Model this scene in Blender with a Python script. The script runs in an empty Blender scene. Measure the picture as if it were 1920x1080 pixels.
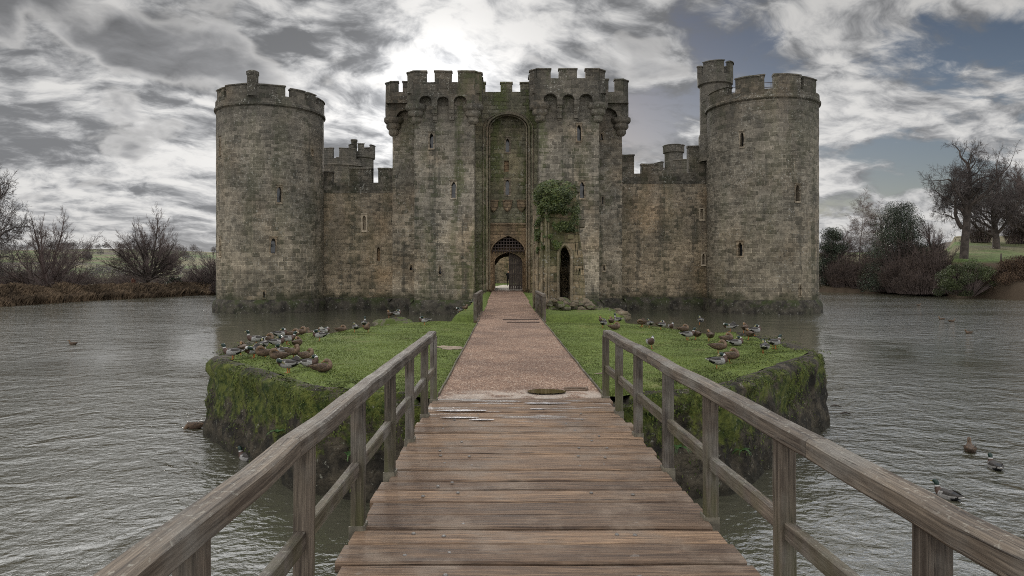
import bpy, bmesh, math, random
from mathutils import Vector, noise, Matrix
R = math.radians
random.seed(7)
scene = bpy.context.scene
COL = scene.collection
# ------------------------------------------------------------------ camera, sky, sun, exposure
CAMZ = 3.25
F = 1280.0            # focal length in photo pixels (1920 wide)
VX, VY = 945.0, 512.0  # vanishing point of the bridge axis / horizon in the photo
cam_data = bpy.data.cameras.new('camera')
cam = bpy.data.objects.new('camera', cam_data)
COL.objects.link(cam)
cam.location = (0, 0, CAMZ)
cam.rotation_euler = (R(90), 0, 0)
cam_data.sensor_width = 36
cam_data.lens = 24
cam_data.shift_x = (960 - VX) / 1920
cam_data.shift_y = -(540 - VY) / 1920
cam_data.clip_start = 0.05
cam_data.clip_end = 5000
scene.camera = cam

SUN_AZ = math.atan2((828 - VX), F)           # to the right of +y
SUN_EL = math.atan2((VY - 180), F)
sun_dir = Vector((math.sin(SUN_AZ) * math.cos(SUN_EL), math.cos(SUN_AZ) * math.cos(SUN_EL), math.sin(SUN_EL)))


class NT:
    """small node-tree writer"""
    def __init__(s, tree):
        s.t = tree
        tree.nodes.clear()

    def n(s, typ, ins=None, **kw):
        nd = s.t.nodes.new(typ)
        for k, v in kw.items():
            setattr(nd, k, v)
        for k, v in (ins or {}).items():
            s.put(nd, k, v)
        return nd

    def put(s, nd, k, v):
        sock = nd.inputs[k]
        if hasattr(v, 'is_output') or isinstance(v, bpy.types.NodeSocket):
            s.t.links.new(v, sock)
        elif isinstance(v, bpy.types.Node):
            s.t.links.new(v.outputs[0], sock)
        else:
            if isinstance(v, (tuple, list)) and len(v) == 3 and sock.type == 'RGBA':
                v = (*v, 1)
            sock.default_value = v

    def math(s, op, a, b=None, c=None, clamp=False):
        nd = s.n('ShaderNodeMath', operation=op, use_clamp=clamp)
        s.put(nd, 0, a)
        if b is not None:
            s.put(nd, 1, b)
        if c is not None:
            s.put(nd, 2, c)
        return nd.outputs[0]

    def vmath(s, op, a, b=None):
        nd = s.n('ShaderNodeVectorMath', operation=op)
        s.put(nd, 0, a)
        if b is not None:
            s.put(nd, 1, b)
        return nd.outputs[1] if op in ('DOT_PRODUCT', 'LENGTH', 'DISTANCE') else nd.outputs[0]

    def noise(s, vec, scale=1.0, detail=4, rough=.55, dist=0.0, col=False):
        nd = s.n('ShaderNodeTexNoise', {'Vector': vec, 'Scale': scale, 'Detail': detail, 'Roughness': rough, 'Distortion': dist})
        return nd.outputs[1] if col else nd.outputs[0]

    def ramp(s, fac, a, b, lo=0.0, hi=1.0, smooth=True):
        nd = s.n('ShaderNodeMapRange', {0: fac, 1: a, 2: b, 3: lo, 4: hi}, clamp=True)
        nd.interpolation_type = 'SMOOTHSTEP' if smooth else 'LINEAR'
        return nd.outputs[0]

    def mix(s, fac, a, b, blend='MIX'):
        nd = s.n('ShaderNodeMix', data_type='RGBA', blend_type=blend)
        for i, v in ((0, fac), (6, a), (7, b)):
            s.put(nd, i, v)
        return nd.outputs[2]

    def scale(s, vec, x, y, z):
        return s.vmath('MULTIPLY', vec, (x, y, z))


# world: Nishita blue behind broken cloud, brightest round the veiled sun
world = bpy.data.worlds.new('World')
scene.world = world
world.use_nodes = True
w = NT(world.node_tree)
gen = w.n('ShaderNodeTexCoord').outputs['Generated']
dirv = w.vmath('NORMALIZE', gen)
sp = w.n('ShaderNodeSeparateXYZ', {0: dirv})
sx, sy, sz = sp.outputs[0], sp.outputs[1], sp.outputs[2]


def sc_(v, k):
    nd = w.n('ShaderNodeVectorMath', {0: v, 'Scale': k}, operation='SCALE')
    return nd.outputs[0]


def sheet(off, ang, ax, ay, wk):
    """coordinates on a cloud sheet overhead; off eases the perspective at the horizon"""
    zc = w.math('ADD', w.math('MAXIMUM', sz, 0.0), off)
    pl = w.n('ShaderNodeCombineXYZ', {0: w.math('DIVIDE', sx, zc), 1: w.math('DIVIDE', sy, zc), 2: 0.0}).outputs[0]
    wp = w.vmath('SUBTRACT', w.noise(pl, 1.1, 4, .55, col=True), (.5, .5, .5))
    rt = w.n('ShaderNodeVectorRotate', {'Vector': pl, 'Angle': R(ang)}, rotation_type='Z_AXIS').outputs[0]
    return w.vmath('ADD', w.scale(rt, ax, ay, 1), sc_(wp, wk))


d_sun = w.math('MAXIMUM', w.vmath('DOT_PRODUCT', dirv, tuple(sun_dir)), 0.0)
g8 = w.math('POWER', d_sun, 9.0)
g60 = w.math('POWER', d_sun, 70.0)
g400 = w.math('POWER', d_sun, 420.0)
# high sheet: rippled, wind-drawn cloud
hi_p = sheet(.27, -34, 1.0, 1.35, .62)
hi_a = w.noise(hi_p, 1.75, 8, .60, .05)
hi_b = w.noise(w.vmath('ADD', hi_p, (3.3, 8.1, 0)), 7.5, 5, .62, .1)
hi = w.math('ADD', w.math('MULTIPLY', hi_a, .64), w.math('MULTIPLY', hi_b, .36))
mot = w.n('ShaderNodeTexVoronoi', {'Vector': w.vmath('ADD', hi_p, sc_(w.noise(hi_p, 6.0, 3, .5, col=True), .14)), 'Scale': 8.0}, feature='F1').outputs['Distance']
hi = w.math('ADD', hi, w.math('MULTIPLY', w.math('SUBTRACT', .42, mot), w.ramp(sz, .10, .28, .0, .15)))
# low broken cumulus: grey bellies with paler rims
lo_p = sheet(.40, 15, 1.0, 1.0, .55)
lo_a = w.noise(w.vmath('ADD', lo_p, (11.2, 4.7, 0)), 2.3, 7, .50, .05)
lo_bias = w.math('ADD', w.math('ADD', w.ramp(sx, -.60, .10, .060, -.05), w.ramp(sx, .28, .6, 0.0, .05)), w.ramp(sz, .12, .34, -.04, .015))
puff = w.n('ShaderNodeTexVoronoi', {'Vector': lo_p, 'Scale': 4.6, 'Detail': 2.0, 'Roughness': .5}, feature='F1').outputs['Distance']
lo = w.math('ADD', w.math('ADD', lo_a, lo_bias), w.math('MULTIPLY', w.math('SUBTRACT', .40, puff), .17))
lo_m = w.ramp(lo, .505, .56)
belly = w.ramp(lo, .515, .63)
hl = w.ramp(hi, .41, .59)
lit_hi = w.math('ADD', w.math('MULTIPLY', hl, .43), .19)
lit_hi = w.math('ADD', lit_hi, w.math('MULTIPLY', g8, w.math('ADD', w.math('MULTIPLY', hl, .24), .05)))
lit_hi = w.math('ADD', lit_hi, w.math('MULTIPLY', g60, w.math('ADD', w.math('MULTIPLY', hl, .27), .02)))
lit_hi = w.math('ADD', lit_hi, w.math('MULTIPLY', g400, .75))
lit_lo = w.math('ADD', w.math('SUBTRACT', .56, w.math('MULTIPLY', belly, .36)), w.math('MULTIPLY', g8, .10))
lit_lo = w.math('ADD', lit_lo, w.math('MULTIPLY', w.math('SUBTRACT', hi_b, .5), .30))
lit_lo = w.math('ADD', lit_lo, w.math('MULTIPLY', g60, .30))
c_hi = w.mix(hl, (.94, .96, 1.0), (1.0, .985, .96))
c_lo = w.mix(belly, (1.0, .985, .965), (.96, .97, 1.0))


def times(col, v):
    return w.mix(1.0, col, w.n('ShaderNodeCombineXYZ', {0: v, 1: v, 2: v}).outputs[0], 'MULTIPLY')


sky = w.n('ShaderNodeTexSky', sky_type='NISHITA', sun_disc=False, sun_elevation=SUN_EL, sun_rotation=SUN_AZ, air_density=1.0, dust_density=.4, ozone_density=2.0)
blue = w.mix(1.0, sky.outputs[0], (.047, .041, .040), 'MULTIPLY')
gap = w.math('ADD', w.math('SUBTRACT', 1.0, hi_a), w.ramp(sx, -.15, .50, -.09, .055))
gap = w.math('MULTIPLY', w.ramp(gap, .53, .64), w.math('MULTIPLY', w.ramp(d_sun, .955, .99, 1.0, .6), w.ramp(sz, .03, .10)))
skyc = w.mix(gap, times(c_hi, lit_hi), blue)
skyc = w.mix(lo_m, skyc, times(c_lo, lit_lo))
hz = w.ramp(sz, 0.0, .10, .45, 0.0)
skyc = w.mix(hz, skyc, (.40, .39, .38))
# extra sky brightness added overhead and behind the camera to light castle and water
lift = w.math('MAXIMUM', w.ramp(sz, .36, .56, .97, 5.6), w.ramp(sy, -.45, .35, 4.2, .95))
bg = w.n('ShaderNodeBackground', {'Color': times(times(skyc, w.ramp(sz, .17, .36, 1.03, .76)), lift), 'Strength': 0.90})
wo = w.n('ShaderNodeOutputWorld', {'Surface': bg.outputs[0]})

sun_l = bpy.data.lights.new('sun', 'SUN')
sun_l.energy = 2.2
sun_l.angle = R(14)
sun_l.color = (1, .94, .86)
sun_o = bpy.data.objects.new('sun', sun_l)
COL.objects.link(sun_o)
sun_o.rotation_euler = (-sun_dir).to_track_quat('-Z', 'Y').to_euler()

scene.view_settings.view_transform = 'Standard'
scene.view_settings.look = 'None'
scene.view_settings.gamma = 1
scene.view_settings.exposure = 0.28
scene.render.engine = 'CYCLES'
scene.cycles.filter_width = 1.0
scene.cycles.use_denoising = False
scene.cycles.max_bounces = 6
scene.cycles.diffuse_bounces = 3
scene.cycles.glossy_bounces = 3
scene.cycles.transparent_max_bounces = 8


# ------------------------------------------------------------------ helpers
def X(px, d):
    return (px - VX) / F * d


def Z(py, d):
    return CAMZ + (VY - py) / F * d


class MB:
    """mesh builder: vertices, faces, per-corner uv (metres), material index"""
    def __init__(s):
        s.v, s.f, s.uv, s.m = [], [], [], []

    def quad(s, ps, uvs=None, mi=0):
        b = len(s.v)
        s.v.extend(tuple(p) for p in ps)
        s.f.append(tuple(range(b, b + len(ps))))
        s.uv.append(uvs)
        s.m.append(mi)

    def add(s, verts, faces, mi=0, uvs=None):
        b = len(s.v)
        s.v.extend(tuple(p) for p in verts)
        for i, f in enumerate(faces):
            s.f.append(tuple(b + k for k in f))
            s.uv.append(uvs[i] if uvs else None)
            s.m.append(mi if isinstance(mi, int) else mi[i])

    def build(s, name, mats, parent=None, weld=0.0, smooth=None, label=None):
        me = bpy.data.meshes.new(name)
        me.from_pydata(s.v, [], s.f)
        if not isinstance(mats, (list, tuple)):
            mats = [mats]
        for m in mats:
            me.materials.append(m)
        me.polygons.foreach_set('material_index', s.m)
        if any(u is not None for u in s.uv):
            ul = me.uv_layers.new(name='UVMap')
            flat = []
            for f, u in zip(s.f, s.uv):
                if u is None:
                    for k in f:
                        p = s.v[k]
                        flat += [p[0] + p[1], p[2]]
                else:
                    for q in u:
                        flat += [q[0], q[1]]
            ul.data.foreach_set('uv', flat)
        if weld:
            bm = bmesh.new()
            bm.from_mesh(me)
            bmesh.ops.remove_doubles(bm, verts=bm.verts, dist=weld)
            bm.to_mesh(me)
            bm.free()
        if smooth is not None:
            me.polygons.foreach_set('use_smooth', [True] * len(me.polygons))
            if smooth < 180:
                me.set_sharp_from_angle(angle=R(smooth))
        me.update()
        o = bpy.data.objects.new(name, me)
        COL.objects.link(o)
        if parent is not None:
            o.parent = parent
            o.matrix_parent_inverse = parent.matrix_world.inverted() if parent.type != 'EMPTY' else Matrix.Translation(-parent.location)
        if label:
            o['label'] = label
        return o


def empty(name, loc=(0, 0, 0)):
    o = bpy.data.objects.new(name, None)
    o.location = loc
    COL.objects.link(o)
    return o


def tag(o, label=None, cat=None, group=None, kind=None):
    if label:
        o['label'] = label
    if cat:
        o['category'] = cat
    if group:
        o['group'] = group
    if kind:
        o['kind'] = kind
    return o


def lin(a, b, n):
    return [a + (b - a) * i / n for i in range(n + 1)]


def steps(a, b, d):
    return lin(a, b, max(1, int(math.ceil(abs(b - a) / d))))


def rough_fn(Fn, amp=.022):
    def G(u, z, n):
        p = Vector(Fn(u, z, n))
        q = noise.noise_vector(p * .9) * amp + noise.noise_vector(p * 3.1) * amp * .7
        return p + q
    return G


def plane_y(y):
    return lambda u, z, n: (u, y - n, z)


def plane_xp(x):
    return lambda u, z, n: (x + n, u, z)


def plane_xn(x):
    return lambda u, z, n: (x - n, u, z)


def plane_ab(ax, ay, bx_, by_):
    """upright plane through a and b, outside on the right of a to b when seen from above"""
    L = math.hypot(bx_ - ax, by_ - ay)
    tx, ty = (bx_ - ax) / L, (by_ - ay) / L
    return (lambda u, z, n: (ax + tx * u + ty * n, ay + ty * u - tx * n, z)), L


def cyl(cx, cy, r):
    return lambda u, z, n: (cx + (r + n) * math.sin(u / r), cy - (r + n) * math.cos(u / r), z)


def gridq(mb, Gf, us, zs, n, mi=0, skip=None):
    for i in range(len(us) - 1):
        for j in range(len(zs) - 1):
            a, b, c, d = us[i], us[i + 1], zs[j], zs[j + 1]
            if skip and skip((a + b) / 2, (c + d) / 2):
                continue
            mb.quad([Gf(a, c, n), Gf(b, c, n), Gf(b, d, n), Gf(a, d, n)], [(a, c), (b, c), (b, d), (a, d)], mi)


def panel(mb, Gf, u0, u1, z0, z1, n=0, holes=(), du=.4, dz=.4, mi=0):
    us, zs = set(steps(u0, u1, du)), set(steps(z0, z1, dz))
    for h in holes:
        us |= {h[0], h[1]}
        zs |= {h[2], h[3]}
    us = sorted(x for x in us if u0 - 1e-6 <= x <= u1 + 1e-6)
    zs = sorted(x for x in zs if z0 - 1e-6 <= x <= z1 + 1e-6)
    gridq(mb, Gf, us, zs, n, mi, lambda a, b: any(h[0] < a < h[1] and h[2] < b < h[3] for h in holes))


def mapbox(mb, Gf, u0, u1, z0, z1, n0, n1, du=.45, dz=.45, mi=0, bottom=True):
    us, zs, ns = steps(u0, u1, du), steps(z0, z1, dz), steps(n0, n1, .5)
    gridq(mb, Gf, us, zs, n1, mi)
    gridq(mb, Gf, us, zs, n0, mi)
    for u in (u0, u1):
        for i in range(len(ns) - 1):
            for j in range(len(zs) - 1):
                a, b, c, d = ns[i], ns[i + 1], zs[j], zs[j + 1]
                mb.quad([Gf(u, c, a), Gf(u, c, b), Gf(u, d, b), Gf(u, d, a)], [(u + a, c), (u + b, c), (u + b, d), (u + a, d)], mi)
    for z in ((z0, z1) if bottom else (z1,)):
        for i in range(len(ns) - 1):
            for j in range(len(us) - 1):
                a, b, c, d = ns[i], ns[i + 1], us[j], us[j + 1]
                mb.quad([Gf(c, z, a), Gf(d, z, a), Gf(d, z, b), Gf(c, z, b)], [(c, z + a), (d, z + a), (d, z + b), (c, z + b)], mi)


def merlon(mb, Gf, u0, u1, z0, z1, th=.55, cap=.16, mi=0, mcap=None):
    """a block of wall with an overhanging coping stone on top, its upper edge chamfered"""
    mapbox(mb, Gf, u0, u1, z0, z1 - cap, -th, 0, mi=mi)
    mc = mi if mcap is None else mcap
    us = steps(u0 - .05, u1 + .05, .45)
    prof = [(-th - .06, z1 - cap), (.07, z1 - cap), (.07, z1 - cap * .45), (-.10, z1), (-th + .08, z1), (-th - .06, z1 - cap * .45)]
    for i in range(len(us) - 1):
        for k in range(6):
            (n0, za), (n1, zb) = prof[k], prof[(k + 1) % 6]
            a, b = us[i], us[i + 1]
            mb.quad([Gf(a, za, n0), Gf(b, za, n0), Gf(b, zb, n1), Gf(a, zb, n1)], [(a, za + n0), (b, za + n0), (b, zb + n1), (a, zb + n1)], mc)
    for u in (us[0], us[-1]):
        mb.quad([Gf(u, z, n) for n, z in prof], [(u + n, z) for n, z in prof], mc)


def arcplate(mb, Gf, u0, u1, ztop, zlow, n0, n1, marks=(), du=.15, dz=.5, mi=0):
    """wall of thickness n0..n1 from zlow(u) up to ztop"""
    us = set(steps(u0, u1, du))
    for m_ in marks:
        us |= {m_ - 1e-3, m_ + 1e-3}
    us = sorted(u for u in us if u0 <= u <= u1)
    for i in range(len(us) - 1):
        a, b = us[i], us[i + 1]
        la, lb = zlow(a), zlow(b)
        if abs(b - a) < .003 and abs(la - lb) > .2:      # the jamb of an opening
            lo, hi = min(la, lb), max(la, lb)
            for c, d in zip(steps(lo, hi, dz)[:-1], steps(lo, hi, dz)[1:]):
                mb.quad([Gf(a, c, n0), Gf(a, c, n1), Gf(a, d, n1), Gf(a, d, n0)], [(n0, c), (n1, c), (n1, d), (n0, d)], mi)
            la = lb = hi
        k = max(1, int((ztop - min(la, lb)) / dz))
        for n in (n0, n1):
            for j in range(k):
                p, q = j / k, (j + 1) / k
                za, zb, zc_, zd = la + (ztop - la) * p, lb + (ztop - lb) * p, lb + (ztop - lb) * q, la + (ztop - la) * q
                mb.quad([Gf(a, za, n), Gf(b, zb, n), Gf(b, zc_, n), Gf(a, zd, n)], [(a, za), (b, zb), (b, zc_), (a, zd)], mi)
        mb.quad([Gf(a, la, n0), Gf(b, lb, n0), Gf(b, lb, n1), Gf(a, la, n1)], [(a, n0), (b, n0), (b, n1), (a, n1)], mi)
        mb.quad([Gf(a, ztop, n0), Gf(b, ztop, n0), Gf(b, ztop, n1), Gf(a, ztop, n1)], [(a, n0), (b, n0), (b, n1), (a, n1)], mi)


def gothic(u, c, a, zs, k=1.0):
    """pointed arch height over half width a springing at zs; k flattens it"""
    t = min(abs(u - c), a)
    return zs + k * math.sqrt(max(0, (2 * a) ** 2 - (t + a) ** 2))


def window(Gf, uc, z0, z1, a, kind='lancet', m=.10, depth=.45, mats=None, parent=None, label=None, through=False):
    """window with dressed surround, deep reveal and dark glass; returns the hole it needs in its wall"""
    mb = MB()
    zs = lin(z0, z1, 14)

    def h(z):
        if kind == 'slit':
            return a
        if kind == 'keyhole':
            r = a * 2.4
            t = z - (z0 + r)
            return max(a, math.sqrt(max(0, r * r - t * t)) if abs(t) < r else 0) if z < z0 + 2 * r else a
        sp_ = z1 - 1.9 * a
        if z <= sp_:
            return a
        t = (z - sp_) / (z1 - sp_)
        hh = a * math.sqrt(max(0, 1 - t ** 1.7)) * (1 - .12 * t)
        if kind == 'cusped':
            hh *= 1 + .28 * math.sin(t * 9.0)
        return max(hh, .012)
    W, n = a + m, .012
    zz = [z0 - m * 1.3] + zs + [z1 + m]
    for j in range(len(zz) - 1):
        c, d = zz[j], zz[j + 1]
        if j == 0 or j == len(zz) - 2:
            e = .06 if j == 0 else 0
            mb.quad([Gf(uc - W, c, n + e), Gf(uc + W, c, n + e), Gf(uc + W, d, n), Gf(uc - W, d, n)], [(-W, c), (W, c), (W, d), (-W, d)], 0)
            continue
        hc, hd = h(c), h(d)
        for s in (-1, 1):
            mb.quad([Gf(uc + s * hc, c, n), Gf(uc + s * W, c, n), Gf(uc + s * W, d, n), Gf(uc + s * hd, d, n)], [(hc, c), (W, c), (W, d), (hd, d)], 0)
            mb.quad([Gf(uc + s * hc, c, n), Gf(uc + s * hd, d, n), Gf(uc + s * hd, d, -depth), Gf(uc + s * hc, c, -depth)], [(0, c), (0, d), (depth, d), (depth, c)], 0)
        if not through:
            mb.quad([Gf(uc - hc, c, -depth), Gf(uc + hc, c, -depth), Gf(uc + hd, d, -depth), Gf(uc - hd, d, -depth)], None, 1)
    mb.quad([Gf(uc - h(z0), z0, n), Gf(uc + h(z0), z0, n), Gf(uc + h(z0), z0, -depth), Gf(uc - h(z0), z0, -depth)], None, 0)
    # hood mould over the head
    if kind in ('lancet', 'cusped'):
        for s in (-1, 1):
            mb.quad([Gf(uc - W - .03, z1 + m, n + .07), Gf(uc + W + .03, z1 + m, n + .07), Gf(uc + W + .03, z1 + m + .07, n + .07 * (s > 0)), Gf(uc - W - .03, z1 + m + .07, n + .07 * (s > 0))], None, 0)
        mb.quad([Gf(uc - W - .03, z1 + m, n + .07), Gf(uc + W + .03, z1 + m, n + .07), Gf(uc + W + .03, z1 + m, n - .05), Gf(uc - W - .03, z1 + m, n - .05)], None, 0)
    # thin return so the surround stands proud of the wall
    for s in (-1, 1):
        mb.quad([Gf(uc + s * W, zz[0], n), Gf(uc + s * W, zz[-1], n), Gf(uc + s * W, zz[-1], -.1), Gf(uc + s * W, zz[0], -.1)], None, 0)
    mb.quad([Gf(uc - W, zz[0], n + .06), Gf(uc + W, zz[0], n + .06), Gf(uc + W, zz[0], -.1), Gf(uc - W, zz[0], -.1)], None, 0)
    mb.quad([Gf(uc - W, zz[-1], n), Gf(uc + W, zz[-1], n), Gf(uc + W, zz[-1], -.1), Gf(uc - W, zz[-1], -.1)], None, 0)
    nm = {'slit': 'arrow_slit', 'keyhole': 'gun_loop'}.get(kind, 'window')
    mb.build(nm, mats, parent, label=label)
    return (uc - W, uc + W, zz[0], zz[-1])


def tube(mb, pts, rad, sides=5, mi=0, cap=True):
    pts = [Vector(p) for p in pts]
    k = len(pts)
    ref = Vector((.31, .95, .12))
    vs, fs = [], []
    for i, p in enumerate(pts):
        t = (pts[min(i + 1, k - 1)] - pts[max(i - 1, 0)])
        if t.length < 1e-7:
            t = Vector((0, 0, 1))
        t.normalize()
        a = t.cross(ref)
        if a.length < .05:
            a = t.cross(Vector((1, 0, 0)))
        a.normalize()
        b = t.cross(a)
        r = rad[i] if isinstance(rad, (list, tuple)) else rad
        for s in range(sides):
            th = 2 * math.pi * s / sides
            vs.append(p + a * (r * math.cos(th)) + b * (r * math.sin(th)))
    for i in range(k - 1):
        for s in range(sides):
            s2 = (s + 1) % sides
            fs.append((i * sides + s, i * sides + s2, (i + 1) * sides + s2, (i + 1) * sides + s))
    if cap:
        fs.append(tuple(range(sides - 1, -1, -1)))
        fs.append(tuple((k - 1) * sides + s for s in range(sides)))
    mb.add(vs, fs, mi)


def beam(mb, p0, p1, wd, ht, mi=0, up=(0, 0, 1), bev=.006, seg=.5, wob=.0):
    """timber of section wd x ht from p0 to p1 with eased arrises; uv runs along the grain"""
    p0, p1 = Vector(p0), Vector(p1)
    L = (p1 - p0).length
    t = (p1 - p0).normalized()
    s = t.cross(Vector(up)).normalized()
    n = s.cross(t)
    a, b = wd / 2, ht / 2
    prof = [(-a + bev, -b), (a - bev, -b), (a, -b + bev), (a, b - bev), (a - bev, b), (-a + bev, b), (-a, b - bev), (-a, -b + bev)]
    k = max(1, int(L / seg))
    vs, fs, uvs, per = [], [], [], [0]
    for i in range(8):
        q, r_ = prof[i], prof[(i + 1) % 8]
        per.append(per[-1] + math.hypot(q[0] - r_[0], q[1] - r_[1]))
    ou, ov = random.uniform(0, 50), random.uniform(0, 50)
    for i in range(k + 1):
        c = p0 + t * (L * i / k)
        if wob:
            c = c + s * (noise.noise(c * 1.7) * wob) + n * (noise.noise(c * 1.7 + Vector((9, 9, 9))) * wob)
        for q in prof:
            vs.append(c + s * q[0] + n * q[1])
    for i in range(k):
        for j in range(8):
            j2 = (j + 1) % 8
            fs.append((i * 8 + j, i * 8 + j2, (i + 1) * 8 + j2, (i + 1) * 8 + j))
            u0, u1 = ou + L * i / k, ou + L * (i + 1) / k
            uvs.append([(u0, ov + per[j]), (u0, ov + per[j + 1]), (u1, ov + per[j + 1]), (u1, ov + per[j])])
    for base, sg in ((0, 1), (k * 8, -1)):
        idx = [base + j for j in range(8)]
        fs.append(tuple(idx if sg < 0 else idx[::-1]))
        uvs.append([(ou + q[0] * .2, ov + q[1]) for q in (prof if sg < 0 else prof[::-1])])
    mb.add(vs, fs, mi, uvs)


# ------------------------------------------------------------------ materials
def new_mat(name):
    m = bpy.data.materials.new(name)
    m.use_nodes = True
    t = NT(m.node_tree)
    return m, t


def finish(t, color, rough=.8, normal=None, spec=.3, **kw):
    ins = {'Base Color': color, 'Roughness': rough, 'Specular IOR Level': spec}
    ins.update(kw)
    b = t.n('ShaderNodeBsdfPrincipled', ins)
    if normal is not None:
        t.put(b, 'Normal', normal)
    t.n('ShaderNodeOutputMaterial', {'Surface': b.outputs[0]})
    return b


def bump(t, height, strength=.5, dist=.02, normal=None):
    nd = t.n('ShaderNodeBump', {'Height': height, 'Strength': strength, 'Distance': dist})
    if normal is not None:
        t.put(nd, 'Normal', normal)
    return nd.outputs[0]


def plain(name, col, rough=.7, var=.35, sc=8.0, spec=.3, mott=None):
    m, t = new_mat(name)
    P = t.n('ShaderNodeTexCoord').outputs['Object']
    f = t.noise(P, sc, 4)
    c2 = tuple(c * (1 - var) for c in col)
    c1 = tuple(min(1, c * (1 + var)) for c in col)
    c = t.mix(t.ramp(f, .3, .7), c2, c1)
    if mott:
        c = t.mix(t.ramp(t.noise(P, sc * 4, 3), .5, .6), c, mott)
    finish(t, c, rough, bump(t, f, .3, .01), spec)
    return m


def stone_mat(name, c1, c2, mortar, bw=.62, bh=.34, green=0.15, topdark=.6, lichen=.5, streak=.55, warm=.5, damp=True):
    m, t = new_mat(name)
    tc = t.n('ShaderNodeTexCoord')
    uv = tc.outputs['UV']
    P = t.n('ShaderNodeNewGeometry').outputs['Position']
    wn = t.noise(P, .8, 3, col=True)
    wn2 = t.noise(P, 3.2, 2, col=True)
    sub = t.vmath('SUBTRACT', wn, (.5, .5, .5))
    uvw = t.vmath('ADD', uv, t.scale(sub, .20, .12, 0))
    uvw = t.vmath('ADD', uvw, t.scale(t.vmath('SUBTRACT', wn2, (.5, .5, .5)), .07, .05, 0))

    def brick(w_, h_, off):
        nd = t.n('ShaderNodeTexBrick', {'Vector': uvw, 'Color1': c1, 'Color2': c2, 'Mortar': mortar, 'Scale': 1.0, 'Mortar Size': .028,
                                        'Mortar Smooth': .35, 'Bias': .0, 'Brick Width': w_, 'Row Height': h_})
        nd.offset = off
        nd.squash = 1.35
        nd.squash_frequency = 3
        return nd
    b1, b2 = brick(bw, bh, .43), brick(bw * .72, bh * .78, .55)
    msk = t.ramp(t.noise(t.scale(P, 1, 1, 1.8), .16, 2), .49, .52)
    col = t.mix(msk, b1.outputs[0], b2.outputs[0])
    mf = t.n('ShaderNodeMix', {0: msk, 2: b1.outputs[1], 3: b2.outputs[1]}).outputs[0]
    # one random value per block
    def block_rnd(b):
        nd = t.n('ShaderNodeTexBrick', {'Vector': uvw, 'Color1': (0, 0, 0), 'Color2': (1, 1, 1), 'Mortar': (.45, .45, .45), 'Scale': 1.0, 'Mortar Size': .012,
                                        'Mortar Smooth': .2, 'Bias': 0.0, 'Brick Width': b.inputs['Brick Width'].default_value, 'Row Height': b.inputs['Row Height'].default_value})
        nd.offset, nd.squash, nd.squash_frequency = b.offset, b.squash, b.squash_frequency
        return t.n('ShaderNodeSeparateColor', {0: nd.outputs[0]}).outputs[0]
    rnd = t.n('ShaderNodeMix', {0: msk, 2: block_rnd(b1), 3: block_rnd(b2)}).outputs[0]
    # weather: broad stains, warm and cold areas
    n1 = t.noise(P, .33, 6, .62)
    col = t.mix(1.0, col, t.mix(t.ramp(n1, .32, .68), (.60, .61, .60), (1.2, 1.18, 1.14)), 'MULTIPLY')
    n2 = t.noise(t.vmath('ADD', P, (13, 5, 2)), .22, 4)
    col = t.mix(t.math('MULTIPLY', t.ramp(n2, .45, .68), warm), col, t.mix(1.0, col, (1.16, .98, .80), 'MULTIPLY'))
    grime = t.noise(P, 2.9, 8, .72)
    col = t.mix(1.0, col, t.mix(t.ramp(grime, .36, .64), (.68, .68, .67), (1.22, 1.22, 1.20)), 'MULTIPLY')
    z = t.n('ShaderNodeSeparateXYZ', {0: P})
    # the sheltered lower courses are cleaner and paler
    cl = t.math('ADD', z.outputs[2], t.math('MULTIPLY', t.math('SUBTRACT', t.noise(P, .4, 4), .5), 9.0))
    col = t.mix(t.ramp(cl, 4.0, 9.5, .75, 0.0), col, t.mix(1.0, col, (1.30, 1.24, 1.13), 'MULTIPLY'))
    # rain streaks below the parapets
    st = t.noise(t.scale(P, 1.25, 1.25, .085), 1.0, 5, .62)
    stm = t.math('MULTIPLY', t.ramp(t.math('ADD', st, t.math('MULTIPLY', t.math('SUBTRACT', rnd, .5), .13)), .52, .63), streak)
    col = t.mix(stm, col, (.040, .040, .032))
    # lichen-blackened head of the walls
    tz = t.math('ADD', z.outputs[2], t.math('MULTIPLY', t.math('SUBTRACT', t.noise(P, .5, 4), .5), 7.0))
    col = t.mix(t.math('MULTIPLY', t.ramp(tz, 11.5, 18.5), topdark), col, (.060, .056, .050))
    # algae
    ga = t.noise(t.scale(P, .9, .9, .22), .8, 5, .6)
    near = t.ramp(t.math('ABSOLUTE', t.math('SUBTRACT', z.outputs[0], .2)), 2.0, 6.0, .34, 0.0)
    gm = t.math('MULTIPLY', t.ramp(t.math('ADD', ga, t.math('MULTIPLY', t.math('SUBTRACT', rnd, .5), .12)), .47, .64), t.math('ADD', green, near))
    col = t.mix(gm, col, (.066, .078, .026))
    # pale lichen
    li = t.math('MULTIPLY', t.ramp(t.noise(P, 6.5, 5, .75), .57, .62), t.ramp(t.noise(P, .6, 3), .42, .6))
    col = t.mix(t.math('MULTIPLY', li, lichen), col, (.40, .39, .345))
    pits = t.ramp(t.noise(t.vmath('ADD', P, (3, 3, 3)), 4.2, 4, .65), .63, .69)
    col = t.mix(t.math('MULTIPLY', pits, .75), col, (.035, .031, .026))
    if damp:
        dz_ = t.math('ADD', z.outputs[2], t.math('MULTIPLY', t.math('SUBTRACT', t.noise(P, .9, 4), .5), 2.6))
        col = t.mix(t.ramp(dz_, .9, 1.9, .8, 0), col, (.030, .034, .018))
    hgt = t.math('ADD', t.math('MULTIPLY', t.math('SUBTRACT', 1.0, mf), 1.0), t.math('ADD', t.math('MULTIPLY', grime, .8), t.math('MULTIPLY', rnd, .55)))
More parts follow.
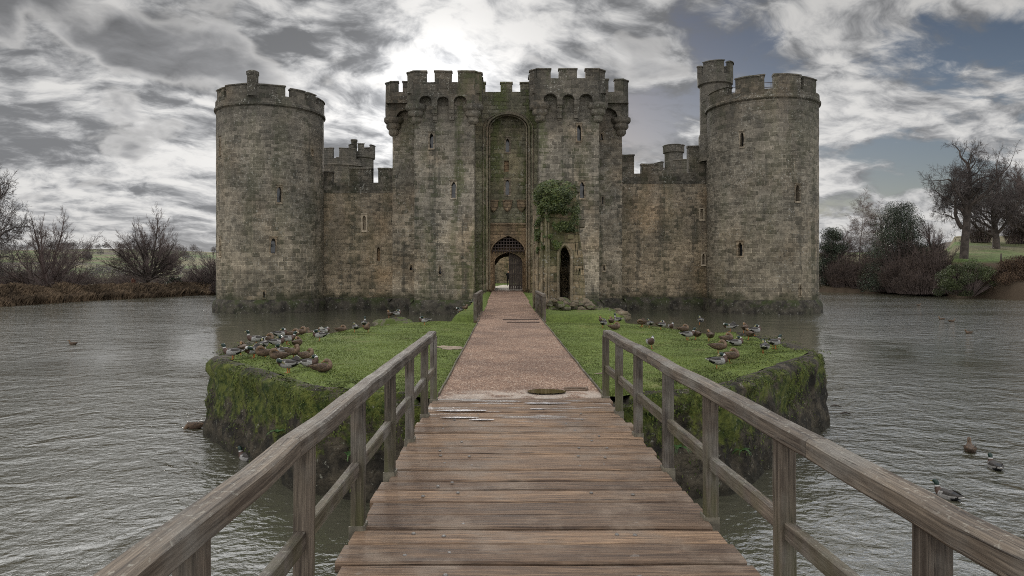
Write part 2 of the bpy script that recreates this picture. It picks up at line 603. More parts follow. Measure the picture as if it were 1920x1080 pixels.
    finish(t, col, .92, bump(t, hgt, 1.0, .09), .15)
    return m


M = {}
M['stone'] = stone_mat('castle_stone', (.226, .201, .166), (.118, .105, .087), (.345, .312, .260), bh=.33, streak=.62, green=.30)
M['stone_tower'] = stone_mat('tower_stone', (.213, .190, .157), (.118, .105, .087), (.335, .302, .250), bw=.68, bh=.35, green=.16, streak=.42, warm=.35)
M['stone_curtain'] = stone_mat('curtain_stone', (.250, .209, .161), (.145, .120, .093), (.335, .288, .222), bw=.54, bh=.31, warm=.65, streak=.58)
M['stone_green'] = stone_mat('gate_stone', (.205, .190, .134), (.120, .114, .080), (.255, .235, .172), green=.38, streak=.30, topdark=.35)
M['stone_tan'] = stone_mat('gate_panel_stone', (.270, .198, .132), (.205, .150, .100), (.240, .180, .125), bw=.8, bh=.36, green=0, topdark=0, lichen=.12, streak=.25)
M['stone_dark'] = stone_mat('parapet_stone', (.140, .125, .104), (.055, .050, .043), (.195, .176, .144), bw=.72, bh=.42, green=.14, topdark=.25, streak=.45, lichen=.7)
M['dressed'] = stone_mat('dressed_stone', (.225, .190, .148), (.165, .140, .110), (.19, .16, .12), bw=1.2, bh=.5, green=.05, topdark=.3, streak=.3)
M['painted_daylight'] = plain('painted_daylight', (.33, .275, .20), .9, .15, 3)  # pale tone stands in for daylight showing through the curtain wall windows
M['dark'] = plain('dark_glass', (.012, .013, .015), .18, .3, 3, .5)
M['void'] = plain('dark_room', (.010, .009, .008), .9, .3, 2)


def plinth_mat():
    m, t = new_mat('mossy_plinth')
    P = t.n('ShaderNodeNewGeometry').outputs['Position']
    n = t.noise(P, 1.6, 6, .65)
    c = t.mix(t.ramp(n, .35, .65), (.018, .016, .013), (.066, .058, .044))
    g = t.ramp(t.noise(t.vmath('ADD', P, (4, 4, 4)), .9, 5, .65), .46, .6)
    z = t.n('ShaderNodeSeparateXYZ', {0: P}).outputs[2]
    g2 = t.math('MULTIPLY', g, t.ramp(z, .2, 1.1, .25, 1.0))
    c = t.mix(t.math('MULTIPLY', g2, .8), c, (.034, .044, .013))
    sp_ = t.ramp(t.noise(P, 7, 4), .62, .68)
    c = t.mix(t.math('MULTIPLY', sp_, .5), c, (.24, .23, .20))
    finish(t, c, .85, bump(t, n, .9, .12), .2)
    return m


M['plinth'] = plinth_mat()


def wood_mat(name, c_lo, c_hi, grey, lich=.4, algae=True, wet=False):
    m, t = new_mat(name)
    uv = t.n('ShaderNodeTexCoord').outputs['UV']
    P = t.n('ShaderNodeNewGeometry').outputs['Position']
    g1 = t.noise(t.scale(uv, 1.6, 34, 1), 1.0, 6, .65, .6)
    g2 = t.noise(t.scale(uv, 5, 120, 1), 1.0, 4, .6)
    pl_ = t.noise(t.scale(uv, .12, .9, 1), 1.0, 1)
    c = t.mix(t.ramp(g1, .3, .7), c_lo, c_hi)
    c = t.mix(1.0, c, t.mix(t.ramp(pl_, .3, .7), (.62, .60, .60), (1.30, 1.25, 1.18)), 'MULTIPLY')
    c = t.mix(t.ramp(t.noise(P, 2.3, 5, .6), .45, .7), c, grey)
    c = t.mix(1.0, c, t.mix(t.ramp(g2, .35, .65), (.72, .72, .72), (1.18, 1.18, 1.18)), 'MULTIPLY')
    cr = t.ramp(t.noise(t.scale(uv, 1.1, 46, 1), 1.0, 5, .7, .8), .60, .66)
    c = t.mix(t.math('MULTIPLY', cr, .75), c, (.022, .017, .013))
    # knots
    v = t.n('ShaderNodeTexVoronoi', {'Vector': t.scale(uv, 1.3, 5.5, 1), 'Scale': 1.0})
    c = t.mix(t.ramp(v.outputs[0], .05, .13, .7, 0), c, (.035, .024, .016))
    bl = t.ramp(t.noise(P, 1.1, 4, .6), .5, .72)
    c = t.mix(t.math('MULTIPLY', bl, .55), c, t.mix(1.0, c, (.42, .38, .36), 'MULTIPLY'))
    nrm = t.n('ShaderNodeSeparateXYZ', {0: t.n('ShaderNodeNewGeometry').outputs['Normal']}).outputs[2]
    li = t.math('MULTIPLY', t.ramp(t.noise(P, 34, 4, .7), .56, .66), t.ramp(nrm, .3, .9))
    c = t.mix(t.math('MULTIPLY', li, lich), c, (.40, .39, .33))
    rough = t.ramp(g1, .3, .7, .62, .85)
    z = t.n('ShaderNodeSeparateXYZ', {0: P})
    if algae:
        am = t.math('MULTIPLY', t.ramp(z.outputs[2], 1.45, 2.35, .75, 0.0), t.ramp(t.noise(t.scale(P, 6, 6, 1.2), 1.0, 4), .38, .62))
        c = t.mix(am, c, (.070, .070, .024))
    if wet:
        # standing water near the island end with painted sky reflection, and pale droppings
        wn = t.noise(t.scale(P, 1.2, 7.0, 1), 1.0, 4, .55)
        wx = t.math('MULTIPLY', t.ramp(z.outputs[1], 7.4, 8.6), t.ramp(wn, .56, .60))
        rough = t.n('ShaderNodeMix', {0: wx, 2: rough, 3: .35}).outputs[0]
        c = t.mix(t.math('MULTIPLY', wx, .5), c, (.30, .29, .28))
        dr = t.math('MULTIPLY', t.ramp(t.noise(P, 7.5, 4, .6), .70, .72), t.ramp(t.noise(P, .9, 2), .45, .55))
        c = t.mix(t.math('MULTIPLY', dr, .12), c, (.42, .41, .38))
    h = t.math('ADD', t.math('MULTIPLY', g1, .7), t.math('SUBTRACT', t.math('MULTIPLY', g2, .3), t.math('MULTIPLY', cr, .8)))
    finish(t, c, rough, bump(t, h, .6, .006), .3)
    return m


M['rail_wood'] = wood_mat('weathered_rail_wood', (.034, .026, .020), (.150, .126, .101), (.150, .136, .116), .35)
M['deck_wood'] = wood_mat('deck_wood', (.066, .039, .024), (.262, .180, .118), (.182, .135, .098), .05, False, True)
M['bracket'] = plain('galvanised_bracket', (.13, .115, .085), .6, .3, 14)
M['bolt'] = plain('bolt_steel', (.13, .12, .11), .5, .3, 30)
M['door_wood'] = plain('door_wood', (.060, .046, .036), .7, .35, 2.0)
M['iron'] = plain('old_iron', (.050, .034, .028), .6, .4, 6)


def grass_ground():
    m, t = new_mat('turf')
    P = t.n('ShaderNodeNewGeometry').outputs['Position']
    n1 = t.noise(P, .55, 5, .6)
    n2 = t.noise(P, 9, 5, .7)
    c = t.mix(t.ramp(n1, .3, .7), (.080, .108, .026), (.104, .134, .034))
    c = t.mix(1.0, c, t.mix(t.ramp(n2, .3, .7), (.68, .68, .64), (1.3, 1.3, 1.2)), 'MULTIPLY')
    dry = t.math('MULTIPLY', t.ramp(t.noise(t.vmath('ADD', P, (7, 1, 0)), .9, 5, .65), .56, .7), .5)
    c = t.mix(dry, c, (.150, .130, .055))
    mud = t.ramp(t.noise(t.vmath('ADD', P, (2, 9, 0)), .7, 4, .6), .70, .76)
    c = t.mix(mud, c, (.115, .085, .060))
    finish(t, c, .9, bump(t, n2, .7, .05), .2)
    return m


M['turf'] = grass_ground()


def leaf_mat(name, ca, cb, sc=1.5, rough=.6):
    m, t = new_mat(name)
    P = t.n('ShaderNodeNewGeometry')
    rnd = P.outputs['Random Per Island']
    c = t.mix(rnd, ca, cb)
    n = t.noise(P.outputs['Position'], sc, 3)
    c = t.mix(1.0, c, t.mix(t.ramp(n, .35, .65), (.6, .6, .6), (1.3, 1.3, 1.3)), 'MULTIPLY')
    finish(t, c, rough, None, .25)
    return m


M['grass'] = leaf_mat('grass_blade', (.076, .106, .022), (.150, .172, .046), .5)
M['moss'] = leaf_mat('moss', (.036, .058, .010), (.108, .125, .026), 1.2, .85)
M['ivy'] = leaf_mat('ivy_leaf', (.022, .040, .010), (.090, .105, .030), 1.0, .45)
M['fern'] = leaf_mat('fern_leaf', (.025, .060, .018), (.06, .11, .03), 3.0)
M['holly'] = leaf_mat('evergreen_leaf', (.014, .022, .012), (.055, .070, .040), .3, .45)
M['greenbush'] = leaf_mat('bush_leaf', (.030, .042, .016), (.085, .100, .040), .3, .5)
M['palebush'] = leaf_mat('pale_bush_leaf', (.070, .068, .045), (.150, .145, .090), .3, .6)
M['brownbush'] = leaf_mat('bare_bush_twig', (.040, .028, .023), (.100, .072, .056), .4, .8)
M['bracken'] = leaf_mat('bracken_frond', (.055, .036, .024), (.120, .078, .048), .3, .85)
M['reed'] = leaf_mat('dead_reed', (.085, .060, .039), (.205, .146, .092), .25, .85)
M['farwood'] = leaf_mat('far_wood_twig', (.085, .075, .074), (.150, .132, .126), .05, .9)
M['bark'] = plain('bark', (.055, .044, .037), .9, .4, 1.5)
M['twig'] = plain('twig', (.105, .080, .072), .85, .3, .5)
M['twig_dark'] = plain('oak_twig', (.060, .049, .045), .85, .3, .5)
M['bark_red'] = plain('young_bark', (.105, .074, .066), .85, .3, .8)
M['birch'] = plain('birch_bark', (.30, .28, .25), .8, .4, 1.2)
M['birch_twig'] = plain('birch_twig', (.14, .105, .090), .8, .3, .5)


def gravel_mat():
    m, t = new_mat('gravel')
    P = t.n('ShaderNodeNewGeometry').outputs['Position']
    s = t.n('ShaderNodeSeparateXYZ', {0: P})
    v = t.n('ShaderNodeTexVoronoi', {'Vector': P, 'Scale': 60.0})
    cc = t.n('ShaderNodeSeparateColor', {0: v.outputs['Color']})
    c = t.mix(cc.outputs[0], (.090, .052, .037), (.265, .174, .124))
    c = t.mix(t.ramp(cc.outputs[1], .86, .92), c, (.42, .34, .27))
    c = t.mix(1.0, c, t.mix(t.ramp(t.noise(P, .8, 5, .6), .35, .65), (.78, .76, .75), (1.18, 1.15, 1.1)), 'MULTIPLY')
    # worn chalky ground round the puddle at the near end
    dx = t.math('DIVIDE', t.math('SUBTRACT', s.outputs[0], .45), 1.5)
    dy = t.math('DIVIDE', t.math('SUBTRACT', s.outputs[1], 9.75), .55)
    r2 = t.math('ADD', t.math('MULTIPLY', dx, dx), t.math('MULTIPLY', dy, dy))
    pale = t.math('MULTIPLY', t.ramp(r2, .25, 1.3, 1.0, 0.0), t.ramp(t.noise(P, 3.5, 5, .7), .36, .58))
    c = t.mix(t.math('MULTIPLY', pale, .72), c, (.44, .38, .32))
    h = t.math('SUBTRACT', 1.0, v.outputs[0])
    finish(t, c, .85, bump(t, h, .8, .012), .25)
    return m


M['gravel'] = gravel_mat()


def water_mat():
    m, t = new_mat('moat_water')
    P = t.n('ShaderNodeNewGeometry').outputs['Position']
    s = t.n('ShaderNodeSeparateXYZ', {0: P})
    # the lee of castle and island is calm
    ax = t.math('ABSOLUTE', t.math('SUBTRACT', s.outputs[0], .4))
    edge = t.math('ADD', ax, t.math('MULTIPLY', t.math('SUBTRACT', t.noise(P, .35, 3), .5), 5.0))
    wob = t.math('MULTIPLY', t.ramp(edge, 16, 20.5, 1, 0), t.math('MULTIPLY', t.ramp(s.outputs[1], 19, 27), t.ramp(s.outputs[1], 56, 62, 1, 0)))
    calm = t.math('SUBTRACT', 1.0, t.math('MULTIPLY', wob, .82))
    lee = t.math('MULTIPLY', t.ramp(ax, 3.2, 5.2, .45, 1.0), 1.0)
    near = t.ramp(s.outputs[1], 9.5, 15.5, 0, 1)
    calm = t.math('MULTIPLY', calm, t.math('MAXIMUM', lee, near))
    q = t.vmath('ADD', t.scale(P, 1.0, 1.3, 1), t.vmath('SCALE', t.noise(P, .5, 2, col=True)))
    a = t.noise(q, 1.15, 2, .45, .7)
    b = t.noise(t.vmath('ADD', t.scale(P, 1.3, 1.6, 1), (5, 2, 0)), 4.6, 4, .55, .4)
    c_ = t.noise(t.scale(P, .35, .6, 1), 1.0, 2)
    gust = t.ramp(t.noise(t.scale(P, .5, 1, 1), .09, 3), .35, .65, .65, 1.15)
    h = t.math('ADD', t.math('MULTIPLY', a, .85), t.math('ADD', t.math('MULTIPLY', b, .36), t.math('MULTIPLY', c_, .5)))
    h = t.math('MULTIPLY', t.math('MULTIPLY', h, calm), gust)
    col = t.mix(t.noise(P, .12, 3), (.052, .052, .034), (.072, .068, .048))
    finish(t, col, .05, bump(t, h, 1.0, .14), .5, IOR=2.45)
    return m


M['water'] = water_mat()
# ------------------------------------------------------------------ the castle (one thing; towers, walls and gatehouse are its parts)
castle = empty('castle', (.2, 57, 0))
tag(castle, 'grey stone moated castle with round corner towers and battlemented twin-towered gatehouse', 'castle')
WM = [M['dressed'], M['dark']]


def disc(mb, cx, cy, r, z, mi=0, n=48):
    mb.quad([(cx + r * math.cos(2 * math.pi * i / n), cy + r * math.sin(2 * math.pi * i / n), z) for i in range(n)], None, mi)


def ring(mb, Gf, r, prof, du=.45, mi=0, a0=-math.pi, a1=math.pi):
    us = steps(a0 * r, a1 * r, du)
    for i in range(len(us) - 1):
        for k in range(len(prof) - 1):
            (n0, z0), (n1, z1) = prof[k], prof[k + 1]
            a, b = us[i], us[i + 1]
            mb.quad([Gf(a, z0, n0), Gf(b, z0, n0), Gf(b, z1, n1), Gf(a, z1, n1)], [(a, z0 + n0), (b, z0 + n0), (b, z1 + n1), (a, z1 + n1)], mi)


def ang(px, cx, cy, r):
    """arc position on the camera side of a round tower whose pixel column is px"""
    view = math.atan2(-cx, cy)
    best, bu = 1e9, 0
    for k in range(-92, 93):
        a = view + R(k)
        q = VX + F * (cx + r * math.sin(a)) / (cy - r * math.cos(a))
        if abs(q - px) < best:
            best, bu = abs(q - px), a
    return bu


def round_tower(cx, cy, r, zband, zcren, ztop, merl, wins, label, back=()):
    Fn = rough_fn(cyl(cx, cy, r), .03)
    mb = MB()
    holes = []
    body = empty  # placeholder for readability
    o = MB()
    # windows need their parent first: build the shaft after collecting the holes
    todo = []
    for (px, py0, py1, a, kind, mats) in wins:
        an = ang(px, cx, cy, r)
        d = cy - r * math.cos(an)
        todo.append((an * r, Z(py1, d), Z(py0, d), a, kind, mats))
        m = .10
        holes.append((an * r - a - m, an * r + a + m, Z(py1, d) - m * 1.3, Z(py0, d) + m))
    panel(mb, Fn, -math.pi * r, math.pi * r, .8, zband, 0, holes, .42, .42)
    # battered foot
    ring(mb, Fn, r, [(.34, -1.2), (.30, .55), (.22, .85), (0, 1.1)], .42, 1)
    disc(mb, cx, cy, r, zcren - 1.0, 0)
    t_ = mb.build('round_tower', [M['stone_tower'], M['plinth']], castle, .004, 40, label)
    for w_ in todo:
        window(Fn, *w_[:5], mats=w_[5] or WM, parent=t_)
    pb = MB()
    ring(pb, Fn, r, [(0, zband - .1), (.16, zband + .02), (.16, zband + .18), (.05, zband + .3), (.05, zcren), (-.6, zcren), (-.6, zcren - 1.1)], .42)
    for (a, b, zt) in merl:
        merlon(pb, lambda u, z, n: Fn(u, z, n + .05), a * r, b * r, zcren, zt, .6)
    for (deg0, deg1) in back:
        merlon(pb, lambda u, z, n: Fn(u, z, n + .05), R(deg0) * r, R(deg1) * r, zcren, ztop, .6)
    pb.build('parapet', M['stone_dark'], t_, .004, 40)
    return t_, Fn


LC = (-20.12, 59.0, 4.40)
A = lambda px: ang(px, *LC)
va = math.degrees(math.atan2(20.2, 59))
left_tower, LF = round_tower(*LC, 16.75, 17.55, 18.45,
    [(A(408), A(421), 18.4), (A(425), A(470), 18.5), (A(479), A(534), 18.45), (A(547), A(571), 18.35), (A(578), A(591), 18.35), (A(596), A(607.5), 18.2)],
    [(523.5, 350, 379, .17, 'lancet', None), (513, 447, 475, .19, 'lancet', None), (495, 547, 558, .06, 'slit', None),
     (586, 281, 290, .05, 'slit', None), (413, 258, 290, .12, 'lancet', None), (413, 447, 480, .12, 'lancet', None)],
    'left round corner tower with a small round chimney on its parapet', back=[(120, 150), (165, 195), (208, 238)])
RC = (21.86, 58.0, 4.46)
A = lambda px: ang(px, *RC)
right_tower, RF = round_tower(*RC, 17.05, 17.75, 18.95,
    [(A(1330), A(1364), 18.5), (A(1379), A(1434), 18.95), (A(1451), A(1500), 18.95), (A(1506), A(1529), 18.85)],
    [(1390.7, 248, 275, .14, 'lancet', None), (1495.5, 347, 377, .20, 'lancet', None), (1388, 454, 480, .19, 'lancet', None), (1501, 535, 554, .06, 'slit', None)],
    'right round corner tower with a taller stair turret behind its parapet', back=[(95, 125), (145, 175), (190, 215)])

# chimney on the left tower
mb = MB()
an = ang(473.5, *LC)
ccx, ccy = LC[0] + (LC[2] - .1) * math.sin(an), LC[1] - (LC[2] - .1) * math.cos(an)
cr = .44
CF = rough_fn(cyl(ccx, ccy, cr), .015)
ring(mb, CF, cr, [(0, 17.4), (0, 19.05), (.06, 19.12), (.06, 19.36), (-.1, 19.45), (-.25, 19.4)], .25)
disc(mb, ccx, ccy, .3, 19.38, 0, 16)
mb.build('chimney', M['stone_dark'], left_tower, .003, 40)

# stair turret on the right tower
def turret(cx, cy, r, z0, zband, zc, zt, merl, parent, mat, name='stair_turret'):
    Fn = rough_fn(cyl(cx, cy, r), .02)
    mb = MB()
    ring(mb, Fn, r, [(0, z0), (0, z0 + 2.2), (-.12, z0 + 2.5), (-.12, zband), (.08, zband + .12), (.1, zc), (-.4, zc), (-.4, zc - .6)], .35)
    disc(mb, cx, cy, r - .1, zc - .5, 0, 24)
    for a, b in merl:
        merlon(mb, lambda u, z, n: Fn(u, z, n + .1), R(a) * r, R(b) * r, zc, zt, .42, .14)
    return mb.build(name, mat, parent, .003, 40)


turret(18.55, 60.0, 1.42, 13.0, 19.6, 20.4, 21.6, [(-58, 12), (40, 92), (115, 165), (190, 250)], right_tower, M['stone_tower'])

# safety rails seen in the gaps of the right parapet
mb = MB()
for k in range(13):
    a0, a1 = R(-70 + k * 10), R(-60 + k * 10)
    q = lambda a, z: (RC[0] + 3.9 * math.sin(a), RC[1] - 3.9 * math.cos(a), z)
    for z in (18.0, 18.38):
        tube(mb, [q(a0, z), q(a1, z)], .022, 4)
    tube(mb, [q(a0, 16.8), q(a0, 18.38)], .022, 4)
mb.build('safety_rail', M['iron'], right_tower)

# ---- gatehouse: two square towers, their wings, the arch between
GY = 54.0
holes = {'L': [], 'R': []}
gm = MB()
def gx(px, d=GY):
    return X(px, d)
LX0, LX1 = gx(777), gx(889.5)
RX0, RX1 = gx(1010), gx(1123.5)
FP = rough_fn(plane_y(GY), .024)
win_jobs = []
def want(Fn, d, px, y0, y1, a, kind, store, mats=None, m=.10, off=0):
    uc, z0, z1 = X(px, d) + off, Z(y1, d), Z(y0, d)
    win_jobs.append((Fn, uc, z0, z1, a, kind, m, mats))
    store.append((uc - a - m, uc + a + m, z0 - m * 1.3, z1 + m))
hl, hr = [], []
want(FP, GY, 809, 250, 278, .15, 'lancet', hl)
want(FP, GY, 850.5, 341, 371, .17, 'cusped', hl)
want(FP, GY, 825, 500, 514, .055, 'keyhole', hl)
want(FP, GY, 1086, 234, 264, .15, 'lancet', hr)
want(FP, GY, 1091.5, 341, 371, .17, 'cusped', hr)
# tower shafts
for x0, x1, hh in ((LX0, LX1, hl), (RX0, RX1, hr)):
    panel(gm, FP, x0, x1, .8, 17.3, 0, hh)
    panel(gm, rough_fn(plane_xn(x0), .024), GY, 57.6, .8, 17.3)
    panel(gm, rough_fn(plane_xp(x1), .024), GY, 57.6, .8, 17.3)
    gridq(gm, lambda u, z, n: (u, z, 17.35), steps(x0 - .5, x1 + .5, 1), steps(53.5, 58, 1), 0)
# wings
WY = 57.5
WX0, WX1 = X(736, WY), X(1166.5, WY)
FW = rough_fn(plane_y(WY), .024)
hw1, hw2 = [], []
want(FW, WY, 771, 497, 507, .055, 'keyhole', hw1)
want(FW, WY, 1128.5, 251, 263, .06, 'slit', hw2)
want(FW, WY, 1130.5, 370, 383, .06, 'slit', hw2)
want(FW, WY, 1132.5, 498, 507, .06, 'slit', hw2)
panel(gm, FW, WX0, LX0 + .02, .8, 17.3, 0, hw1)
panel(gm, FW, RX1 - .02, WX1, .8, 17.3, 0, hw2)
panel(gm, rough_fn(plane_xn(WX0), .024), WY, 66, .8, 17.3)
panel(gm, rough_fn(plane_xp(WX1), .024), WY, 66, .8, 17.3)
gridq(gm, lambda u, z, n: (u, z, 17.34), steps(WX0 - .4, WX1 + .4, 1), steps(56.5, 66.0, 1), 0)
# rear wall with the way through into the courtyard
arcplate(gm, rough_fn(plane_y(66.0), .02), WX0, WX1, 17.3, lambda u: (3.75 + math.sqrt(max(0, 1.3 ** 2 - (u - .42) ** 2)) * .85 if abs(u - .42) < 1.28 else .8), -.8, 0, (-.86, 1.70), .45, .9)
# passage walls and vault
PX0, PX1 = -1.0, 1.95
gridq(gm, plane_xp(PX0), steps(58.0, 65.3, .8), steps(1.6, 4.6, .8), 0, 2)
gridq(gm, plane_xn(PX1), steps(58.0, 65.3, .8), steps(1.6, 4.6, .8), 0, 2)
va_ = [(.475 + 1.475 * math.cos(math.pi * k / 10), 4.6 + 1.0 * math.sin(math.pi * k / 10)) for k in range(11)]
for k in range(10):
    (x0, z0), (x1, z1) = va_[k], va_[k + 1]
    for y in steps(58.0, 65.3, .8)[:-1]:
        gm.quad([(x0, y, z0), (x1, y, z1), (x1, y + .8, z1), (x0, y + .8, z0)], [(x0, y), (x1, y), (x1, y + .8), (x0, y + .8)], 2)
# plinths
def plinth(mb, pts, mi):
    """battered mossy foot along a polyline (outside on the left hand of travel)"""
    for (xa, ya), (xb, yb) in zip(pts[:-1], pts[1:]):
        L = math.hypot(xb - xa, yb - ya)
        tx, ty = (xb - xa) / L, (yb - ya) / L
        nx, ny = ty, -tx
        prof = [(.42, -1.2), (.36, .45), (.30, .80), (.02, 1.12)]
        s = steps(-.36, L + .36, .4)
        for a, b in zip(s[:-1], s[1:]):
            for (n0, z0), (n1, z1) in zip(prof[:-1], prof[1:]):
                P4 = []
                for q, n, z in ((a, n0, z0), (b, n0, z0), (b, n1, z1), (a, n1, z1)):
                    v = Vector((xa + tx * q + nx * n, ya + ty * q + ny * n, z))
                    v += noise.noise_vector(v * 1.4) * .07
                    P4.append(v)
                mb.quad(P4, None, mi)
plinth(gm, [(WX0, 60.2), (WX0, WY), (LX0, WY)], 1)
plinth(gm, [(LX0, WY), (LX0, GY), (LX1, GY), (LX1, 56)], 1)
plinth(gm, [(RX0, 56), (RX0, GY), (RX1, GY), (RX1, WY)], 1)
plinth(gm, [(RX1, WY), (WX1, WY), (WX1, 60.2)], 1)
gate = gm.build('gatehouse', [M['stone'], M['plinth'], M['stone_tan']], castle, .004, 40, 'central gatehouse with two square towers either side of a tall arch')
for (Fn, uc, z0, z1, a, kind, m_, mats) in win_jobs:
    window(Fn, uc, z0, z1, a, kind, m_, mats=mats or WM, parent=gate)

# parapets over corbels
def corbel_stack(Gf, uc, wd, zt, proj=.6, mi=0):
    cb = MB()
    """three stepped rounded stones under an overhang of depth proj (n = 0 outer face, n = -proj wall)"""
    h = .52
    for k, (f, w_) in enumerate(((1.0, 1.0), (.68, .92), (.36, .82))):
        z1 = zt - k * h * .92
        mapbox(cb, Gf, uc - wd / 2 * w_, uc + wd / 2 * w_, z1 - h * .62, z1, -proj - .1, -proj * (1 - f) - .02, .3, .3, mi)
        mapbox(cb, Gf, uc - wd / 2 * w_ * .86, uc + wd / 2 * w_ * .86, z1 - h * .90, z1 - h * .60, -proj - .1, -proj * (1 - f) - .14, .3, .3, mi)
    cb.build('corbel', M['stone'], gate, .004, 50)
def corner_corbel(cx, cy, zt, proj=.6):
    cb = MB()
    for k, f in enumerate((1.16, .84, .52)):
        r = proj * f + .12
        z1 = zt - k * .5
        Fn = rough_fn(cyl(cx, cy, r), .012)
        ring(cb, Fn, r, [(-.1, z1), (0, z1 - .02), (.02, z1 - .28), (-.06, z1 - .42), (-.2, z1 - .52)], .22)
        disc(cb, cx, cy, r, z1 - .03, 0, 20)
        disc(cb, cx, cy, r - .16, z1 - .5, 0, 20)
    cb.build('corbel', M['stone'], gate, .004, 50)

def head(x0, x1, yf, opens, merls, zb, zc, zt, side_y):
    """machicolated head of a square tower; x0..x1 outer face on plane yf, opens = arches between corbels"""
    pm = MB()
    Fn = rough_fn(plane_y(yf), .022)
    marks = [v for o in opens for v in o[:2]]
    def zlow(u):
        for a, b, zs in opens:
            if a < u < b:
                r_ = (b - a) / 2
                return zs + .75 * math.sqrt(max(0, r_ * r_ - (u - (a + b) / 2) ** 2))
        return zb
    CH = .52
    arcplate(pm, Fn, x0 + CH, x1 - CH, zc, zlow, -.5, 0, marks, .12, .45)
    for a, b in merls:
        merlon(pm, Fn, max(a, x0 + CH), min(b, x1 - CH), zc, zt, .5)
    for (ax_, ay_, bx_, by_) in ((x0, yf + CH, x0 + CH, yf), (x1 - CH, yf, x1, yf + CH)):
        Fd, L_ = plane_ab(ax_, ay_, bx_, by_)
        Fd = rough_fn(Fd, .022)
        arcplate(pm, Fd, -.02, L_ + .02, zc, lambda u: zb, -.5, 0, (), .15, .45)
        merlon(pm, Fd, .05, L_ - .05, zc, zt - .004, .5)
    for Fs, xs in ((plane_xn(x0), x0), (plane_xp(x1), x1)):
        Fs = rough_fn(Fs, .022)
        y1 = side_y
        n_o = 2
        def zl2(u):
            t_ = (u - yf - .7) / (y1 - yf - .7)
            if 0 < t_ < 1:
                k = (t_ * n_o) % 1
                if .14 < k < .86:
                    return zb + .35 + .35 * math.sqrt(max(0, 1 - ((k - .5) / .36) ** 2))
            return zb
        arcplate(pm, Fs, yf + CH, y1, zc, zl2, -.5, 0, (), .12, .45)
        for a, b in ((yf + CH, yf + 1.0), (yf + 1.7, yf + 2.8)):
            merlon(pm, Fs, a, b, zc, zt, .5)
    pm.build('parapet', M['stone_dark'], gate, .004, 40)
hy = 53.4
HX = lambda px: X(px, hy)
zb, zc = 16.35, 18.2
lop = [(HX(786), HX(809.5), 16.75), (HX(820), HX(841), 16.75), (HX(851), HX(875), 16.75)]
head(HX(762), HX(903), hy, lop, [(HX(762), HX(799.5)), (HX(814.6), HX(846.6)), (HX(859), HX(903))], zb, zc, 19.15, 57.0)
rop = [(HX(1020), HX(1045), 16.9), (HX(1055), HX(1077), 16.9), (HX(1086.5), HX(1111), 16.9)]
head(HX(994), HX(1136), hy, rop, [(HX(994), HX(1032.5)), (HX(1048), HX(1082)), (HX(1098), HX(1136))], zb + .12, zc + .3, 19.32, 57.0)
Fh = rough_fn(plane_y(hy), .015)
for px in (814.5, 846):
    corbel_stack(Fh, HX(px), .42, 16.6)
for px in (1050, 1081.5):
    corbel_stack(Fh, HX(px), .42, 16.75)
for cx in (LX0 + .12, LX1 - .12):
    corner_corbel(cx, GY + .12, 16.55)
for cx in (RX0 + .12, RX1 - .12):
    corner_corbel(cx, GY + .12, 16.68)
# wing heads
wy = 56.9
WXp = lambda px: X(px, wy)
def wing_head(xa, xb, merls, opens, outer, zt):
    pm = MB()
    Fn = rough_fn(plane_y(wy), .022)
    marks = [v for o in opens for v in o[:2]]
    def zlow(u):
        for a, b, zs in opens:
            if a < u < b:
                r_ = (b - a) / 2
                return zs + .7 * math.sqrt(max(0, r_ * r_ - (u - (a + b) / 2) ** 2))
        return 16.1
    CH = .5
    xa2, xb2 = (xa + CH, xb) if outer < 0 else (xa, xb - CH)
    arcplate(pm, Fn, xa2, xb2, 18.35, zlow, -.5, 0, marks, .12, .45)
    for a, b in merls:
        merlon(pm, Fn, max(a, xa2), min(b, xb2), 18.35, zt, .5)
    Fd, L_ = plane_ab(xa, wy + CH, xa + CH, wy) if outer < 0 else plane_ab(xb - CH, wy, xb, wy + CH)
    Fd = rough_fn(Fd, .022)
    arcplate(pm, Fd, -.02, L_ + .02, 18.35, lambda u: 16.1, -.5, 0, (), .15, .45)
    merlon(pm, Fd, .05, L_ - .05, 18.35, zt - .004, .5)
    Fs = rough_fn(plane_xn(xa) if outer < 0 else plane_xp(xb), .022)
    arcplate(pm, Fs, wy + CH, 66, 18.35, lambda u: 16.1 + .6 * (abs(math.sin(u * 1.9)) ** .5), -.5, 0, (), .15, .5)
    for y in (wy + CH, wy + 2.4, wy + 4.6, wy + 6.8):
        merlon(pm, Fs, y, y + 1.2, 18.35, zt, .5)
    pm.build('parapet', M['stone_dark'], gate, .004, 40)
wing_head(WXp(721), LX0, [(WXp(721), WXp(746)), (WXp(755), LX0)], [(WXp(743), LX0 - .15, 16.25)], -1, 19.3)
wing_head(RX1, WXp(1180), [(WXp(1153), WXp(1180)), (RX1, WXp(1141))], [(RX1 + .1, WXp(1157), 16.4)], 1, 19.5)
corner_corbel(WX0 + .1, WY + .1, 16.3)
corner_corbel(WX1 - .1, WY + .1, 16.3)
